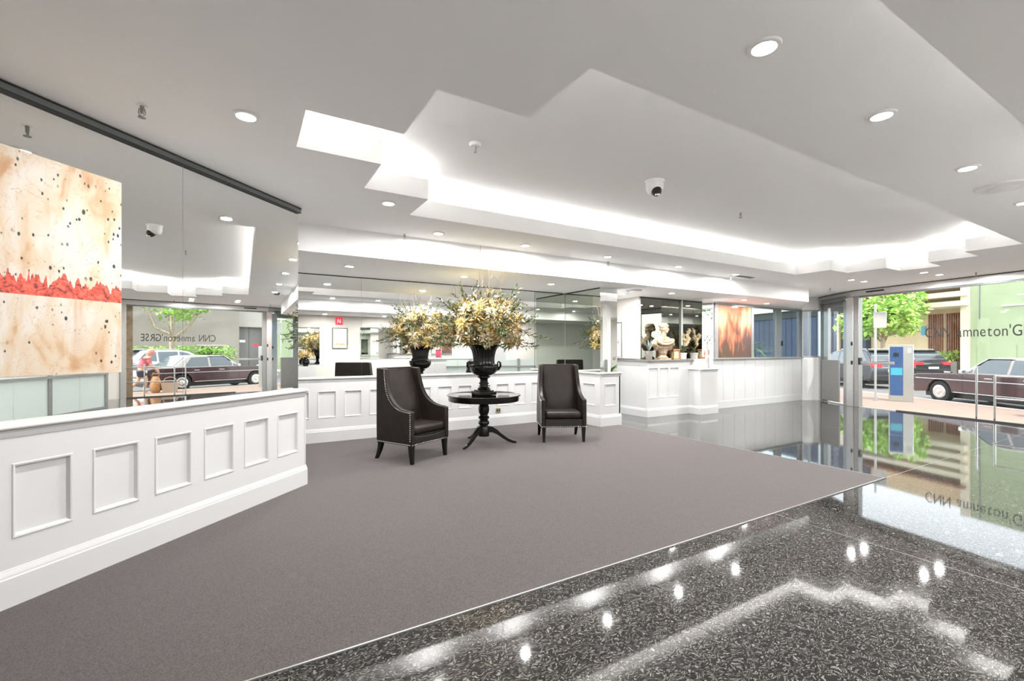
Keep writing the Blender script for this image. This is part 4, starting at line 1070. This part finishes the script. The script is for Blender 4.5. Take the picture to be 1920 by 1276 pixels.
MB().lathe([(0.040, 0), (0.046, 0.02), (0.052, 0.16), (0.048, 0.30), (0.034, 0.46), (0.026, 0.56), (0.030, 0.60), (0.022, 0.60), (0.018, 0.5)], 24).build('body', 'ceramic_white', vs_, smooth=True)
leaf_plant(vs_, 7, 0.20, 0.018, 'leaf_grey', (20, 60), 21, 0.58, 1.0)
# ornaments seen only in the facing mirrors
vb = thing('black_vase', 'black round vase of yellow flowers on the ledge below the smaller mirror', 'vase', (1.85, -0.95, 0.0))
MB().box((-0.3, -0.16, 0), (0.3, 0.16, 0.95)).build('plinth', 'joinery_white', vb)
MB().lathe([(0.001, 0.95), (0.07, 0.95), (0.12, 1.03), (0.13, 1.10), (0.10, 1.18), (0.06, 1.22), (0.065, 1.26)], 24).build('body', 'urn_black', vb, smooth=True)
for k in range(26):
    d = Vector((fr_.gauss(0, 1), fr_.gauss(0, 0.7), abs(fr_.gauss(0.5, 0.7)))).normalized()
    o = link('blossom', blm[k % 4], vb); orient(o, Vector((0, 0, 1.26)) + d * fr_.uniform(0.15, 0.32), d, k)
gp = thing('floor_plant', 'tall green leafy plant in a grey pot beside the entrance end wall', 'plant', (11.9, 0.6, 0))
MB().lathe([(0.15, 0), (0.20, 0.42), (0.21, 0.45), (0.17, 0.45), (0.16, 0.40)], 24).build('pot', 'pot_grey', gp, smooth=True)
leaf_plant(gp, 16, 1.1, 0.06, 'leaf_green', (40, 88), 31, 0.42, 0.9)

# ------------------------------------------------------------------ outside: ground
U = Vector((0.5, 0.866, 0)); NV = Vector((0.866, -0.5, 0))     # along the street, and away from the lobby
pv = MB().prism([(12.6, -16), (13.3, 0.6), (14.06, 5.8), (14.96, 7.07), (14.5, 7.45), (14.5, 9.5), (20, 20), (23.5, 14.1), (18.25, 5.0), (8.5, -11.9)], -0.16, -0.06).build('pavement', 'pavement')
struct('pavement', pv)
st_ = MB().prism([(6, -20), (120, -60), (120, 90), (10, 60), (14.5, 9.5), (13.3, 1)], -0.5, -0.17).build('street', 'asphalt')
struct('street', st_)
kb = MB().prism([(8.5, -11.9), (8.65, -11.99), (23.65, 14.02), (23.5, 14.1)], -0.17, -0.055).build('kerb', 'kerb')
struct('kerb', kb)
fpv = MB().prism([(27.0, -25), (70, -40), (70, 60), (46, 34), (32.0, 5)], -0.17, -0.07).build('far_pavement', 'kerb')
struct('pavement', fpv)

# ------------------------------------------------------------------ cars
def car(name, label, spec, paint, loc, heading, group=None, cat='car'):
    t = thing(name, label, cat, loc, heading, group)
    L, W_ = spec['L'], spec['W']; wr = spec['wr']; ax = spec['axles']
    prof = spec['body']       # upper body outline from the tail to the nose, (s, z)
    pts = list(prof)
    # underside with wheel arches, nose to tail
    zb = spec['sill']; ar = wr * 1.16
    for a in sorted(ax, reverse=True):
        pts += [(a + ar * math.cos(q), max(zb, wr + ar * math.sin(q))) for q in [PI * k / 10 for k in range(11)]]
    body = MB()
    bb_ = []
    for p in pts:
        if not bb_ or math.hypot(p[0]-bb_[-1][0], p[1]-bb_[-1][1]) > 0.012: bb_.append(p)
    body.extrude(bb_, lambda a, b, q: (a, q, b), -W_/2, W_/2)
    body.build('body', paint, t, bevel=spec.get('bev', 0.06), seg=3)
    MB().box((-L/2 + 0.35, -W_/2 + 0.22, 0.18), (L/2 - 0.35, W_/2 - 0.22, zb + 0.2)).build('underbody', 'black', t)
    # cabin
    zt = spec['roof']; zbelt = spec['belt']
    def hw(z): return W_/2 * (0.95 - 0.20 * (z - zbelt) / (zt - zbelt))
    cab = spec['cabin']       # outline tail to nose
    cm = MB().extrude(cab, lambda a, b, q: (a, q * hw(b), b), -1, 1)
    cm.build('cabin', spec.get('roofmat', paint), t, bevel=0.05, seg=3)
    for win in spec['sides']:
        for s in (-1, 1):
            MB().extrude(win, lambda a, b, q, s=s: (a, s * (hw(b) + q), b), -0.01, 0.006).build('side_window', 'car_glass', t)
    for (a0, z0), (a1, z1), out in spec['screens']:
        vs = []
        for (a, z) in ((a0, z0), (a1, z1)):
            for s in (-1, 1):
                vs.append((a + out[0], s * (hw(z) - 0.09), z + out[1]))
        MB().add(vs + [(x_ - out[0]*2, y_, z_ - out[1]*2) for x_, y_, z_ in vs], [(0, 1, 3, 2), (4, 6, 7, 5), (0, 2, 6, 4), (1, 5, 7, 3), (0, 4, 5, 1), (2, 3, 7, 6)]).build('screen', 'car_glass', t)
    for a in ax:
        for s in (-1, 1):
            wh = MB().lathe([(wr*0.62, -0.10), (wr*0.92, -0.105), (wr, -0.07), (wr, 0.07), (wr*0.92, 0.105), (wr*0.62, 0.10)], 28).build('wheel', 'tyre', t, smooth=True)
            wh.matrix_local = Matrix.Translation((a, s * (W_/2 - 0.11), wr)) @ Matrix.Rotation(R(90), 4, 'X')
            if spec.get('hub') == 'disc':
                h_ = MB().lathe([(0.001, 0.125), (wr*0.2, 0.122), (wr*0.26, 0.105), (wr*0.50, 0.115), (wr*0.62, 0.105), (wr*0.66, 0.09), (wr*0.66, -0.09), (wr*0.62, -0.105), (wr*0.5, -0.115), (wr*0.26, -0.105), (wr*0.2, -0.122), (0.001, -0.125)], 28)
            else:
                h_ = MB()
                for k in range(7):
                    q = 2*PI*k/7; c_, s_ = math.cos(q), math.sin(q)
                    h_.extrude([(0.02, -0.028), (wr*0.66, -0.038), (wr*0.66, 0.038), (0.02, 0.028)], lambda a_, b_, z_, c_=c_, s_=s_: (a_*c_ - b_*s_, a_*s_ + b_*c_, z_), -0.095, 0.095)
                h_.lathe([(wr*0.62, -0.1), (wr*0.68, -0.1), (wr*0.68, 0.1), (wr*0.62, 0.1)], 28)
            h_.build('hubcap', 'chrome' if spec.get('hub') == 'disc' else 'steel', wh, smooth=True)
    for nm, mat, a, b in spec['bits']:
        both = -1 if a[1] != -b[1] else 0
        MB().box(a, b).build(nm, mat, t, bevel=0.012, seg=2)
        if both: MB().box((a[0], -b[1], a[2]), (b[0], -a[1], b[2])).build(nm, mat, t, bevel=0.012, seg=2)
    return t
sedan = dict(L=5.3, W=1.86, wr=0.345, axles=(1.62, -1.42), sill=0.26, belt=0.93, roof=1.44, hub='disc', bev=0.05, roofmat='vinyl_roof',
    body=[(-2.62, 0.34), (-2.65, 0.62), (-2.60, 0.88), (-2.45, 0.93), (-1.5, 0.96), (0.75, 0.96), (1.1, 0.95), (2.3, 0.90), (2.52, 0.86), (2.58, 0.72), (2.56, 0.40), (2.48, 0.30)],
    cabin=[(-1.75, 0.93), (-1.15, 1.40), (-0.9, 1.44), (0.15, 1.44), (0.38, 1.41), (1.0, 0.93)],
    sides=[[(-1.30, 0.99), (-1.0, 1.36), (-0.38, 1.38), (-0.38, 0.99)], [(-0.30, 0.99), (-0.30, 1.38), (0.20, 1.38), (0.34, 1.35), (0.58, 1.12), (0.58, 0.99)], [(0.64, 0.99), (0.64, 1.10), (0.80, 0.99)]],
    screens=[((0.42, 1.38), (0.93, 0.99), (0.012, 0.012)), ((-1.22, 1.36), (-1.68, 0.99), (-0.012, 0.012))],
    bits=[('side_trim', 'chrome', (-2.45, 0.925, 0.74), (2.45, 0.945, 0.765)), ('sill_trim', 'chrome', (-0.95, 0.925, 0.36), (1.15, 0.945, 0.385)),
          ('door_handle', 'chrome', (0.0, 0.93, 0.83), (0.22, 0.96, 0.855)), ('door_handle', 'chrome', (-0.98, 0.93, 0.83), (-0.78, 0.96, 0.855)),
          ('wing_mirror', 'chrome', (0.72, 0.93, 0.97), (0.82, 1.10, 1.07)),
          ('bumper', 'chrome', (2.50, -0.94, 0.40), (2.68, 0.94, 0.52)), ('bumper', 'chrome', (-2.74, -0.94, 0.42), (-2.58, 0.94, 0.54)),
          ('headlamp', 'ceramic_white', (2.50, 0.52, 0.60), (2.60, 0.82, 0.78)), ('grille', 'chrome', (2.52, -0.45, 0.56), (2.61, 0.45, 0.82)),
          ('bonnet_trim', 'chrome', (2.2, -0.015, 0.91), (2.4, 0.015, 0.96)), ('tail_lamp', 'tail_red', (-2.68, 0.55, 0.66), (-2.58, 0.86, 0.78)),
          ('door_seam', 'black', (-0.35, 0.925, 0.36), (-0.34, 0.934, 0.95)), ('door_seam', 'black', (0.86, 0.925, 0.36), (0.87, 0.934, 0.95))])
suv = dict(L=4.6, W=1.86, wr=0.36, axles=(1.40, -1.35), sill=0.34, belt=1.02, roof=1.68, bev=0.10,
    body=[(-2.22, 0.40), (-2.28, 0.62), (-2.24, 1.0), (-2.1, 1.06), (0.9, 1.06), (1.2, 1.02), (2.0, 0.92), (2.24, 0.80), (2.28, 0.55), (2.2, 0.36)],
    cabin=[(-2.16, 1.02), (-2.05, 1.30), (-1.72, 1.62), (-1.4, 1.68), (-0.1, 1.68), (0.35, 1.58), (1.25, 1.02)],
    sides=[[(-1.85, 1.20), (-1.55, 1.54), (-1.12, 1.58), (-1.12, 1.12)], [(-1.04, 1.10), (-1.04, 1.58), (-0.2, 1.59), (-0.2, 1.08)], [(-0.12, 1.08), (-0.12, 1.59), (0.22, 1.53), (0.86, 1.14), (0.86, 1.08)]],
    screens=[((0.42, 1.54), (1.14, 1.09), (0.014, 0.018)), ((-1.80, 1.54), (-2.08, 1.18), (-0.02, 0.02))],
    bits=[('tail_lamp', 'tail_red', (-2.30, 0.50, 0.92), (-2.0, 0.92, 1.06)), ('number_plate', 'sign_white', (-2.31, -0.26, 0.72), (-2.28, 0.26, 0.83)),
          ('rear_bumper', 'black', (-2.34, -0.9, 0.36), (-2.2, 0.9, 0.58)), ('headlamp', 'ceramic_white', (2.05, 0.55, 0.72), (2.24, 0.88, 0.84)),
          ('roof_rail', 'steel', (-1.6, 0.62, 1.69), (-0.1, 0.66, 1.73)), ('arch_trim', 'black', (-2.2, 0.90, 0.34), (2.1, 0.945, 0.42)),
          ('wing_mirror', 'black', (0.78, 0.93, 1.08), (0.92, 1.10, 1.20)), ('door_handle', 'chrome', (-0.05, 0.925, 0.92), (0.15, 0.95, 0.95)),
          ('spoiler', 'black', (-1.95, -0.62, 1.62), (-1.62, 0.62, 1.67))])
HU = math.atan2(U.y, U.x)
GZ = -0.165
front_wheel = Vector((19.15, 5.55, 0))
mid_s = front_wheel - U * 1.62 + NV * 0.82
car('vintage_sedan', 'long maroon vintage sedan with chrome trim and pale roof parked outside the entrance', sedan, 'maroon_paint', (mid_s.x, mid_s.y, GZ), HU)
p = Vector((22.8, 7.3, 0)) + U * 3.9 + NV * 0.4
car('suv', 'charcoal sport utility car across the street behind the sign pole', suv, 'charcoal_paint', (p.x, p.y, GZ), HU)
p = Vector((29.0, 8.0, 0)) + U * 3.5 + NV * 0.2
car('suv', 'black sport utility car parked before the cream slatted building', suv, 'black_paint', (p.x, p.y, GZ), HU)
p = Vector((23.6, 3.3, 0))
car('suv', 'silver sport utility car parked beyond the maroon sedan', suv, 'silver_paint', (p.x, p.y - 1.2, GZ), HU)

# ------------------------------------------------------------------ street furniture
kk = thing('parking_kiosk', 'steel parking kiosk with a blue front on the pavement', 'kiosk', (17.35, 5.98, -0.06), math.atan2(5.98, 17.35) + PI)
MB().box((-0.16, -0.29, 0), (0.16, 0.29, 1.72)).build('body', 'steel', kk, bevel=0.01)
MB().box((0.16, -0.26, 0.18), (0.168, 0.05, 1.66)).build('front_panel', 'kiosk_blue', kk); MB().box((0.168, -0.24, 0.80), (0.171, 0.03, 1.02)).build('band', 'kiosk_teal', kk)
MB().box((0.168, -0.17, 1.36), (0.175, -0.05, 1.48)).build('display', 'black', kk); MB().box((0.16, 0.14, 1.46), (0.17, 0.24, 1.62)).build('card_slot', 'plastic_grey', kk)
sp_ = thing('sign_pole', 'thin grey pole with a blank square sign on the pavement', 'sign', (17.0, 6.50, -0.06), math.atan2(6.50, 17.0) + PI)
MB().tube([(0, 0, 0), (0, 0, 3.0)], 0.03, 10).build('pole', 'steel', sp_, smooth=True)
MB().box((0.03, -0.05, 2.25), (0.045, 0.27, 2.74)).build('sign_plate', 'steel', sp_, bevel=0.004)
MB().lathe([(0.07, 0), (0.07, 0.02), (0.03, 0.05)], 16).build('foot', 'steel_dark', sp_, smooth=True)
ra = thing('handrail', 'stainless handrail with two rails just outside the entrance glazing', 'railing')
def gpt(s, d, z): v = xg @ Vector((s, d, z)); return (v.x, v.y, v.z)
for s, zt_ in ((2.42, 1.10), (2.72, 0.95), (3.5, 1.05), (4.6, 1.05)): MB().tube([gpt(s, 0.22, -0.06), gpt(s, 0.22, zt_)], 0.02, 10).build('post', 'chrome', ra, smooth=True)
for z in (0.95, 0.48): MB().tube([gpt(2.72, 0.22, z), gpt(5.6, 0.22, z)], 0.018, 10).build('rail', 'chrome', ra, smooth=True)

def leaves(mb, n, fn, size, r):
    for _ in range(n):
        c = Vector(fn(r)); d = Vector((r.gauss(0, 1), r.gauss(0, 1), r.gauss(0, 0.6))).normalized(); u_ = Vector((r.gauss(0, .5), r.gauss(0, .5), 1)).normalized()
        s_ = d.cross(u_).normalized(); L = size * r.uniform(0.6, 1.3)
        mb.add([c - d*L*0.5, c + s_*L*0.32 + u_*L*0.05, c + d*L*0.5 - u_*L*0.12, c - s_*L*0.32 + u_*L*0.05], [(0, 1, 2, 3)])
def tree(label, x, y, h, crown_r, crown_z, n, seed, mat='leaf_bright', name='street_tree', leaf=0.34, group=None):
    r = random.Random(seed); t = thing(name, label, 'tree', (x, y, -0.1), 0, group)
    tr = MB().tube([(0, 0, 0), (0.05, 0.03, h*0.35), (-0.04, 0.0, h*0.7), (0, 0, h)], [0.17, 0.14, 0.11, 0.05], 10)
    for k in range(6):
        a = k * 1.05; tr.tube([(0, 0, h*0.55 + 0.1*k), (math.cos(a)*crown_r*0.35, math.sin(a)*crown_r*0.35, h*0.8), (math.cos(a)*crown_r*0.75, math.sin(a)*crown_r*0.75, crown_z + 0.2*k - 0.4)], [0.06, 0.04, 0.015], 6)
    tr.build('trunk', 'bark', t, smooth=True)
    blobs = [(Vector((r.uniform(-.7, .7)*crown_r, r.uniform(-.7, .7)*crown_r, crown_z + r.uniform(-.35, .5)*crown_r)), crown_r*r.uniform(0.32, 0.5)) for _ in range(15)]
    def fn(r):
        c, q = blobs[r.randrange(len(blobs))]
        d = Vector((r.gauss(0, 1), r.gauss(0, 1), r.gauss(0, 0.8))).normalized(); return c + d * q * r.uniform(0.6, 1.05)
    mb = MB(); leaves(mb, n, fn, leaf, r); mb.build('crown', mat, t, kind='stuff')
tree('bright green street tree rising behind the sign pole', 34.8, 12.9, 3.4, 2.3, 3.9, 2800, 41)
tree('bright green street tree with pale trunk standing before the taupe building', 27.0, 1.6, 3.6, 2.6, 4.9, 3000, 43)
tree('tall green tree at the far edge of the taupe building', 28.6, -5.0, 4.2, 3.0, 5.4, 2600, 44, 'leaf_green')
def bush(label, c, size, n, seed, mat, name='hedge', leaf=0.22):
    r = random.Random(seed); t = thing(name, label, 'hedge', (c[0], c[1], -0.1), HU)
    MB().tube([(0, 0, 0), (0, 0, size[2]*0.8)], 0.04, 6).build('stem', 'bark', t)
    def fn(r):
        return (r.uniform(-1, 1)*size[0], r.uniform(-1, 1)*size[1], size[2]*(0.05 + 0.95*r.random()**0.6) + 0.12*math.sin(r.random()*9))
    mb = MB(); leaves(mb, n, fn, leaf, r); mb.build('foliage', mat, t, kind='stuff')
bush('light green leafy hedge along the taupe building', (28.2, 0.6), (4.6, 0.5, 1.75), 2600, 51, 'leaf_bright')

# person outside, leaning forward with a bag (seen in the splayed mirror)
pe = thing('person', 'person in a pink top and dark shorts bending forward on the pavement', 'person', (15.9, 1.9, -0.06), R(75))
def skin_body(name, verts, edges, radii, mat, parent, sub=2):
    me = bpy.data.meshes.new(name); me.from_pydata(verts, edges, []); me.materials.append(M[mat])
    o = link(name, me, parent)
    sk = o.modifiers.new('skin', 'SKIN'); sk.use_smooth_shade = True
    for i, r_ in enumerate(radii): me.skin_vertices[0].data[i].radius = (r_, r_) if not isinstance(r_, tuple) else r_
    me.skin_vertices[0].data[0].use_root = True
    o.modifiers.new('sub', 'SUBSURF').render_levels = sub
    return o
V = [(0, 0, 0.82), (0.05, 0, 1.0), (0.16, 0, 1.20), (0.22, 0, 1.29), (0.26, 0, 1.36), (0.31, 0, 1.44), (0.33, 0, 1.52),
     (0.05, 0.09, 0.76), (0.16, 0.10, 0.46), (0.08, 0.10, 0.10), (0.19, 0.10, 0.035), (0.0, -0.09, 0.76), (-0.05, -0.10, 0.45), (-0.30, -0.10, 0.16), (-0.24, -0.10, 0.05),
     (0.20, 0.18, 1.22), (0.30, 0.24, 0.98), (0.46, 0.20, 0.80), (0.52, 0.19, 0.73), (0.20, -0.18, 1.22), (0.32, -0.23, 0.98), (0.50, -0.18, 0.84), (0.56, -0.17, 0.78)]
Ed = [(0, 1), (1, 2), (2, 3), (3, 4), (4, 5), (5, 6), (0, 7), (7, 8), (8, 9), (9, 10), (0, 11), (11, 12), (12, 13), (13, 14), (3, 15), (15, 16), (16, 17), (17, 18), (3, 19), (19, 20), (20, 21), (21, 22)]
Rd = [0.14, 0.13, 0.15, 0.11, 0.055, 0.095, 0.08, 0.09, 0.06, 0.04, 0.035, 0.09, 0.06, 0.04, 0.035, 0.055, 0.042, 0.032, 0.026, 0.055, 0.042, 0.032, 0.026]
skin_body('body', V, Ed, Rd, 'skin', pe)
skin_body('shirt', [(0.01, 0, 0.88), (0.06, 0, 1.0), (0.16, 0, 1.2), (0.215, 0, 1.28), (0.20, 0.18, 1.22), (0.26, 0.22, 1.08), (0.20, -0.18, 1.22), (0.27, -0.22, 1.08)],
          [(0, 1), (1, 2), (2, 3), (3, 4), (4, 5), (3, 6), (6, 7)], [0.165, 0.155, 0.17, 0.125, 0.075, 0.065, 0.075, 0.065], 'pink_cloth', pe)
skin_body('shorts', [(0, 0, 0.86), (0, 0, 0.78), (0.06, 0.09, 0.70), (0.11, 0.10, 0.56), (0.0, -0.09, 0.70), (-0.02, -0.10, 0.56)], [(0, 1), (1, 2), (2, 3), (1, 4), (4, 5)], [0.16, 0.155, 0.11, 0.095, 0.11, 0.095], 'navy_cloth', pe)
merged_body('hair', [((0.30, 0, 1.50), (0.12, 0.115, 0.11)), ((0.24, 0, 1.44), (0.10, 0.11, 0.12)), ((0.23, 0, 1.36), (0.07, 0.09, 0.09))], 'pink_hair', pe, 0.02, 3)
bg = thing('tan_bag', 'tall rounded tan bag standing on the pavement beside the person', 'bag', (15.9, 2.33, -0.06), 0)
MB().lathe([(0.10, 0.0), (0.16, 0.08), (0.18, 0.25), (0.16, 0.42), (0.11, 0.56), (0.07, 0.60)], 20).build('body', 'tan_bag', bg, smooth=True)
MB().tube([(0, -0.09, 0.55), (0, -0.10, 0.70), (0, 0, 0.78), (0, 0.10, 0.70), (0, 0.09, 0.55)], 0.014, 6).build('strap', 'tan_bag', bg, smooth=True)
wb_ = thing('wicker_basket', 'square wicker basket on the pavement beside the tan bag', 'basket', (15.9, 2.76, -0.06), 0)
MB().add([(-.17, -.2, 0), (.17, -.2, 0), (.17, .2, 0), (-.17, .2, 0), (-.22, -.25, .36), (.22, -.25, .36), (.22, .25, .36), (-.22, .25, .36), (-.19, -.22, .36), (.19, -.22, .36), (.19, .22, .36), (-.19, .22, .36), (-.15, -.18, .04), (.15, -.18, .04), (.15, .18, .04), (-.15, .18, .04)],
         [(0, 3, 2, 1)] + [(k, (k+1) % 4, 4+(k+1) % 4, 4+k) for k in range(4)] + [(4+k, 4+(k+1) % 4, 8+(k+1) % 4, 8+k) for k in range(4)] + [(8+k, 8+(k+1) % 4, 12+(k+1) % 4, 12+k) for k in range(4)] + [(12, 13, 14, 15)]).build('basket_body', 'wicker', wb_)
MB().tube([(0, -.22, .36), (0, -.15, .52), (0, 0, .57), (0, .15, .52), (0, .22, .36)], 0.016, 6).build('handle', 'wicker', wb_)

# ------------------------------------------------------------------ buildings across the street
def bld(name, label): return thing(name, label, 'building')
# facade frame: local x along the street (towards +y), local y away from the lobby
FO = Vector((36.5, 7.2)); xb = frame_xf(FO, (0.259, 0.966))        # local x -> along, local +y -> towards -x (lobby side)
def bb2(par, nm, mat, x0, x1, d0, d1, z0, z1):
    o = MB().box((x0, -d1, z0 - 0.1), (x1, -d0, z1 - 0.1)).build(nm, mat, par); o.matrix_world = xb; return o
g_ = bld('green_building', 'plain pale green rendered building across the street')
bb2(g_, 'wall', 'green_render', -0.3, 2.35, 0, 6, 0, 8.5)
bb2(g_, 'plinth_panel', 'green_render', 0.3, 2.0, -0.06, 0.0, 0.3, 1.9)
bb2(g_, 'conduit', 'steel_dark', 1.9, 1.94, -0.05, 0.0, 3.4, 8.5)
bb2(g_, 'awning_strip', 'sign_white', -0.2, 0.9, -0.10, 0.0, 4.05, 4.12)
c_b = bld('cream_building', 'cream building with timber slat screens and an ivory balcony')
bb2(c_b, 'wall', 'cream_render', 2.36, 9.2, 1.5, 7, 0, 8.5)
bb2(c_b, 'corner_pier', 'ivory_trim', 2.36, 2.8, -0.1, 1.5, 0, 8.5)
for k in range(4): bb2(c_b, 'balcony_beam', 'ivory_trim', 2.4, 9.2, -0.5 + 0.05*k, 1.5, 4.25 + 0.58*k, 4.55 + 0.58*k)
bb2(c_b, 'balcony_floor', 'slat_brown', 2.5, 9.2, -0.4, 1.5, 6.7, 6.85)
for k in range(7): bb2(c_b, 'slat', 'slat_brown', 3.62 + 0.12*k, 3.68 + 0.12*k, 1.35, 1.5, 0, 3.95)
for k in range(7): bb2(c_b, 'slat', 'slat_brown', 4.62 + 0.12*k, 4.68 + 0.12*k, 1.35, 1.5, 0, 3.95)
bb2(c_b, 'window', 'car_glass', 6.2, 6.7, 1.42, 1.5, 3.2, 4.0)
bb2(c_b, 'wall_plaque', 'kiosk_teal', 5.6, 5.85, 1.42, 1.5, 2.6, 3.2)
n_b = bld('navy_building', 'dark navy boarded shopfront with a pale doorway poster')
bb2(n_b, 'wall', 'navy_board', 9.21, 24, 1.0, 7, 0, 8.0)
bb2(n_b, 'fascia', 'ivory_trim', 9.21, 24, 0.4, 1.0, 5.0, 5.9)
bb2(n_b, 'lintel', 'black', 9.21, 24, 0.8, 1.0, 4.4, 5.0)
bb2(n_b, 'door_frame', 'cream_render', 9.9, 10.05, 0.8, 1.0, 0, 4.5); bb2(n_b, 'door_frame', 'cream_render', 11.15, 11.3, 0.8, 1.0, 0, 4.5)
bb2(n_b, 'poster', 'sign_white', 10.35, 10.85, 0.9, 1.0, 0.9, 3.4)
for k in range(3): bb2(n_b, 'poster_image', 'print_grey', 10.42, 10.78, 0.86, 0.9, 1.15 + 0.7*k, 1.7 + 0.7*k)
for k in range(14): bb2(n_b, 'board', 'navy_board', 11.4 + 0.6*k, 11.96 + 0.6*k, 0.94, 1.0, 0, 4.4)
t_b = bld('taupe_building', 'taupe rendered building with grey garage doors')
bb2(t_b, 'wall', 'taupe_render', -16, -2.6, -0.6, 6, 0, 8)
bb2(t_b, 'wall', 'pale_render', -2.6, -0.31, 0, 6, 3.4, 8); bb2(t_b, 'pier', 'pale_render', -0.7, -0.31, 0, 6, 0, 3.4)
bb2(t_b, 'garage_door', 'garage_grey', -2.6, -1.7, 0.5, 0.6, 0, 3.4); bb2(t_b, 'garage_door', 'garage_grey', -1.6, -0.7, 0.5, 0.6, 0, 3.4)
bb2(t_b, 'notice', 'sign_white', -2.3, -1.9, 0.45, 0.5, 2.2, 2.4); bb2(t_b, 'notice', 'exit_red', -1.35, -0.95, 0.45, 0.5, 1.9, 2.1)
bb2(t_b, 'window', 'black', -5.2, -3.8, -0.64, -0.6, 1.2, 1.8); bb2(t_b, 'window_hood', 'pale_render', -5.3, -3.5, -0.8, -0.6, 1.9, 2.0)
bb2(t_b, 'panel_joint', 'garage_grey', -16, -2.6, -0.61, -0.6, 4.6, 4.64)
fb_ = thing('flower_bed', 'low planter of yellow flowers before the slatted building', 'planter', tuple((xb @ Vector((4.3, -0.6, -0.1)))), 0)
MB().box((-0.3, -0.9, 0), (0.3, 0.9, 0.9)).build('box', 'panel_grey', fb_)
mb = MB(); r5 = random.Random(9); leaves(mb, 260, lambda r: (r.uniform(-.35, .35), r.uniform(-.95, .95), 0.9 + 0.7*r.random()), 0.2, r5); mb.build('leafage', 'leaf_bright', fb_, kind='stuff')

# light well behind the side window
struct('wall_lightwell', MB().box((9.95, 10.6, -0.1), (14.6, 10.8, 4.5)).build('wall_lightwell', 'slate_board'))
cb_me = MB().box((0, 0, 0), (0.26, 0.03, 4.4)).mesh('cladding_board', 'slate_board')
wlw = bpy.data.objects['wall_lightwell']
for k in range(16):
    o = link('cladding_board', cb_me, wlw); o.location = (10.0 + 0.285*k, 10.57, -0.05)
for i, (x_, y_, z_, sd_) in enumerate(((13.25, 9.1, 2.3, 61), (12.2, 8.75, 1.1, 62), (14.3, 8.9, 1.5, 63))):
    g3 = thing('palm', ('tall green palm in the light well beyond the window', 'low green fern in the light well below the window', 'green fan palm in the light well by the corner pane')[i], 'plant', (x_, y_, 0.0))
    MB().lathe([(0.16, -0.1), (0.2, 0.3), (0.17, 0.3), (0.15, 0.1)], 18).build('pot', 'pot_grey', g3, smooth=True)
    MB().tube([(0, 0, 0.1), (0.02, 0, z_)], [0.05, 0.03], 8).build('stem', 'bark', g3)
    leaf_plant(g3, 22, 0.75, 0.04, 'leaf_green', (0, 85), sd_, z_, 1.2)
bpy.context.view_layer.update()
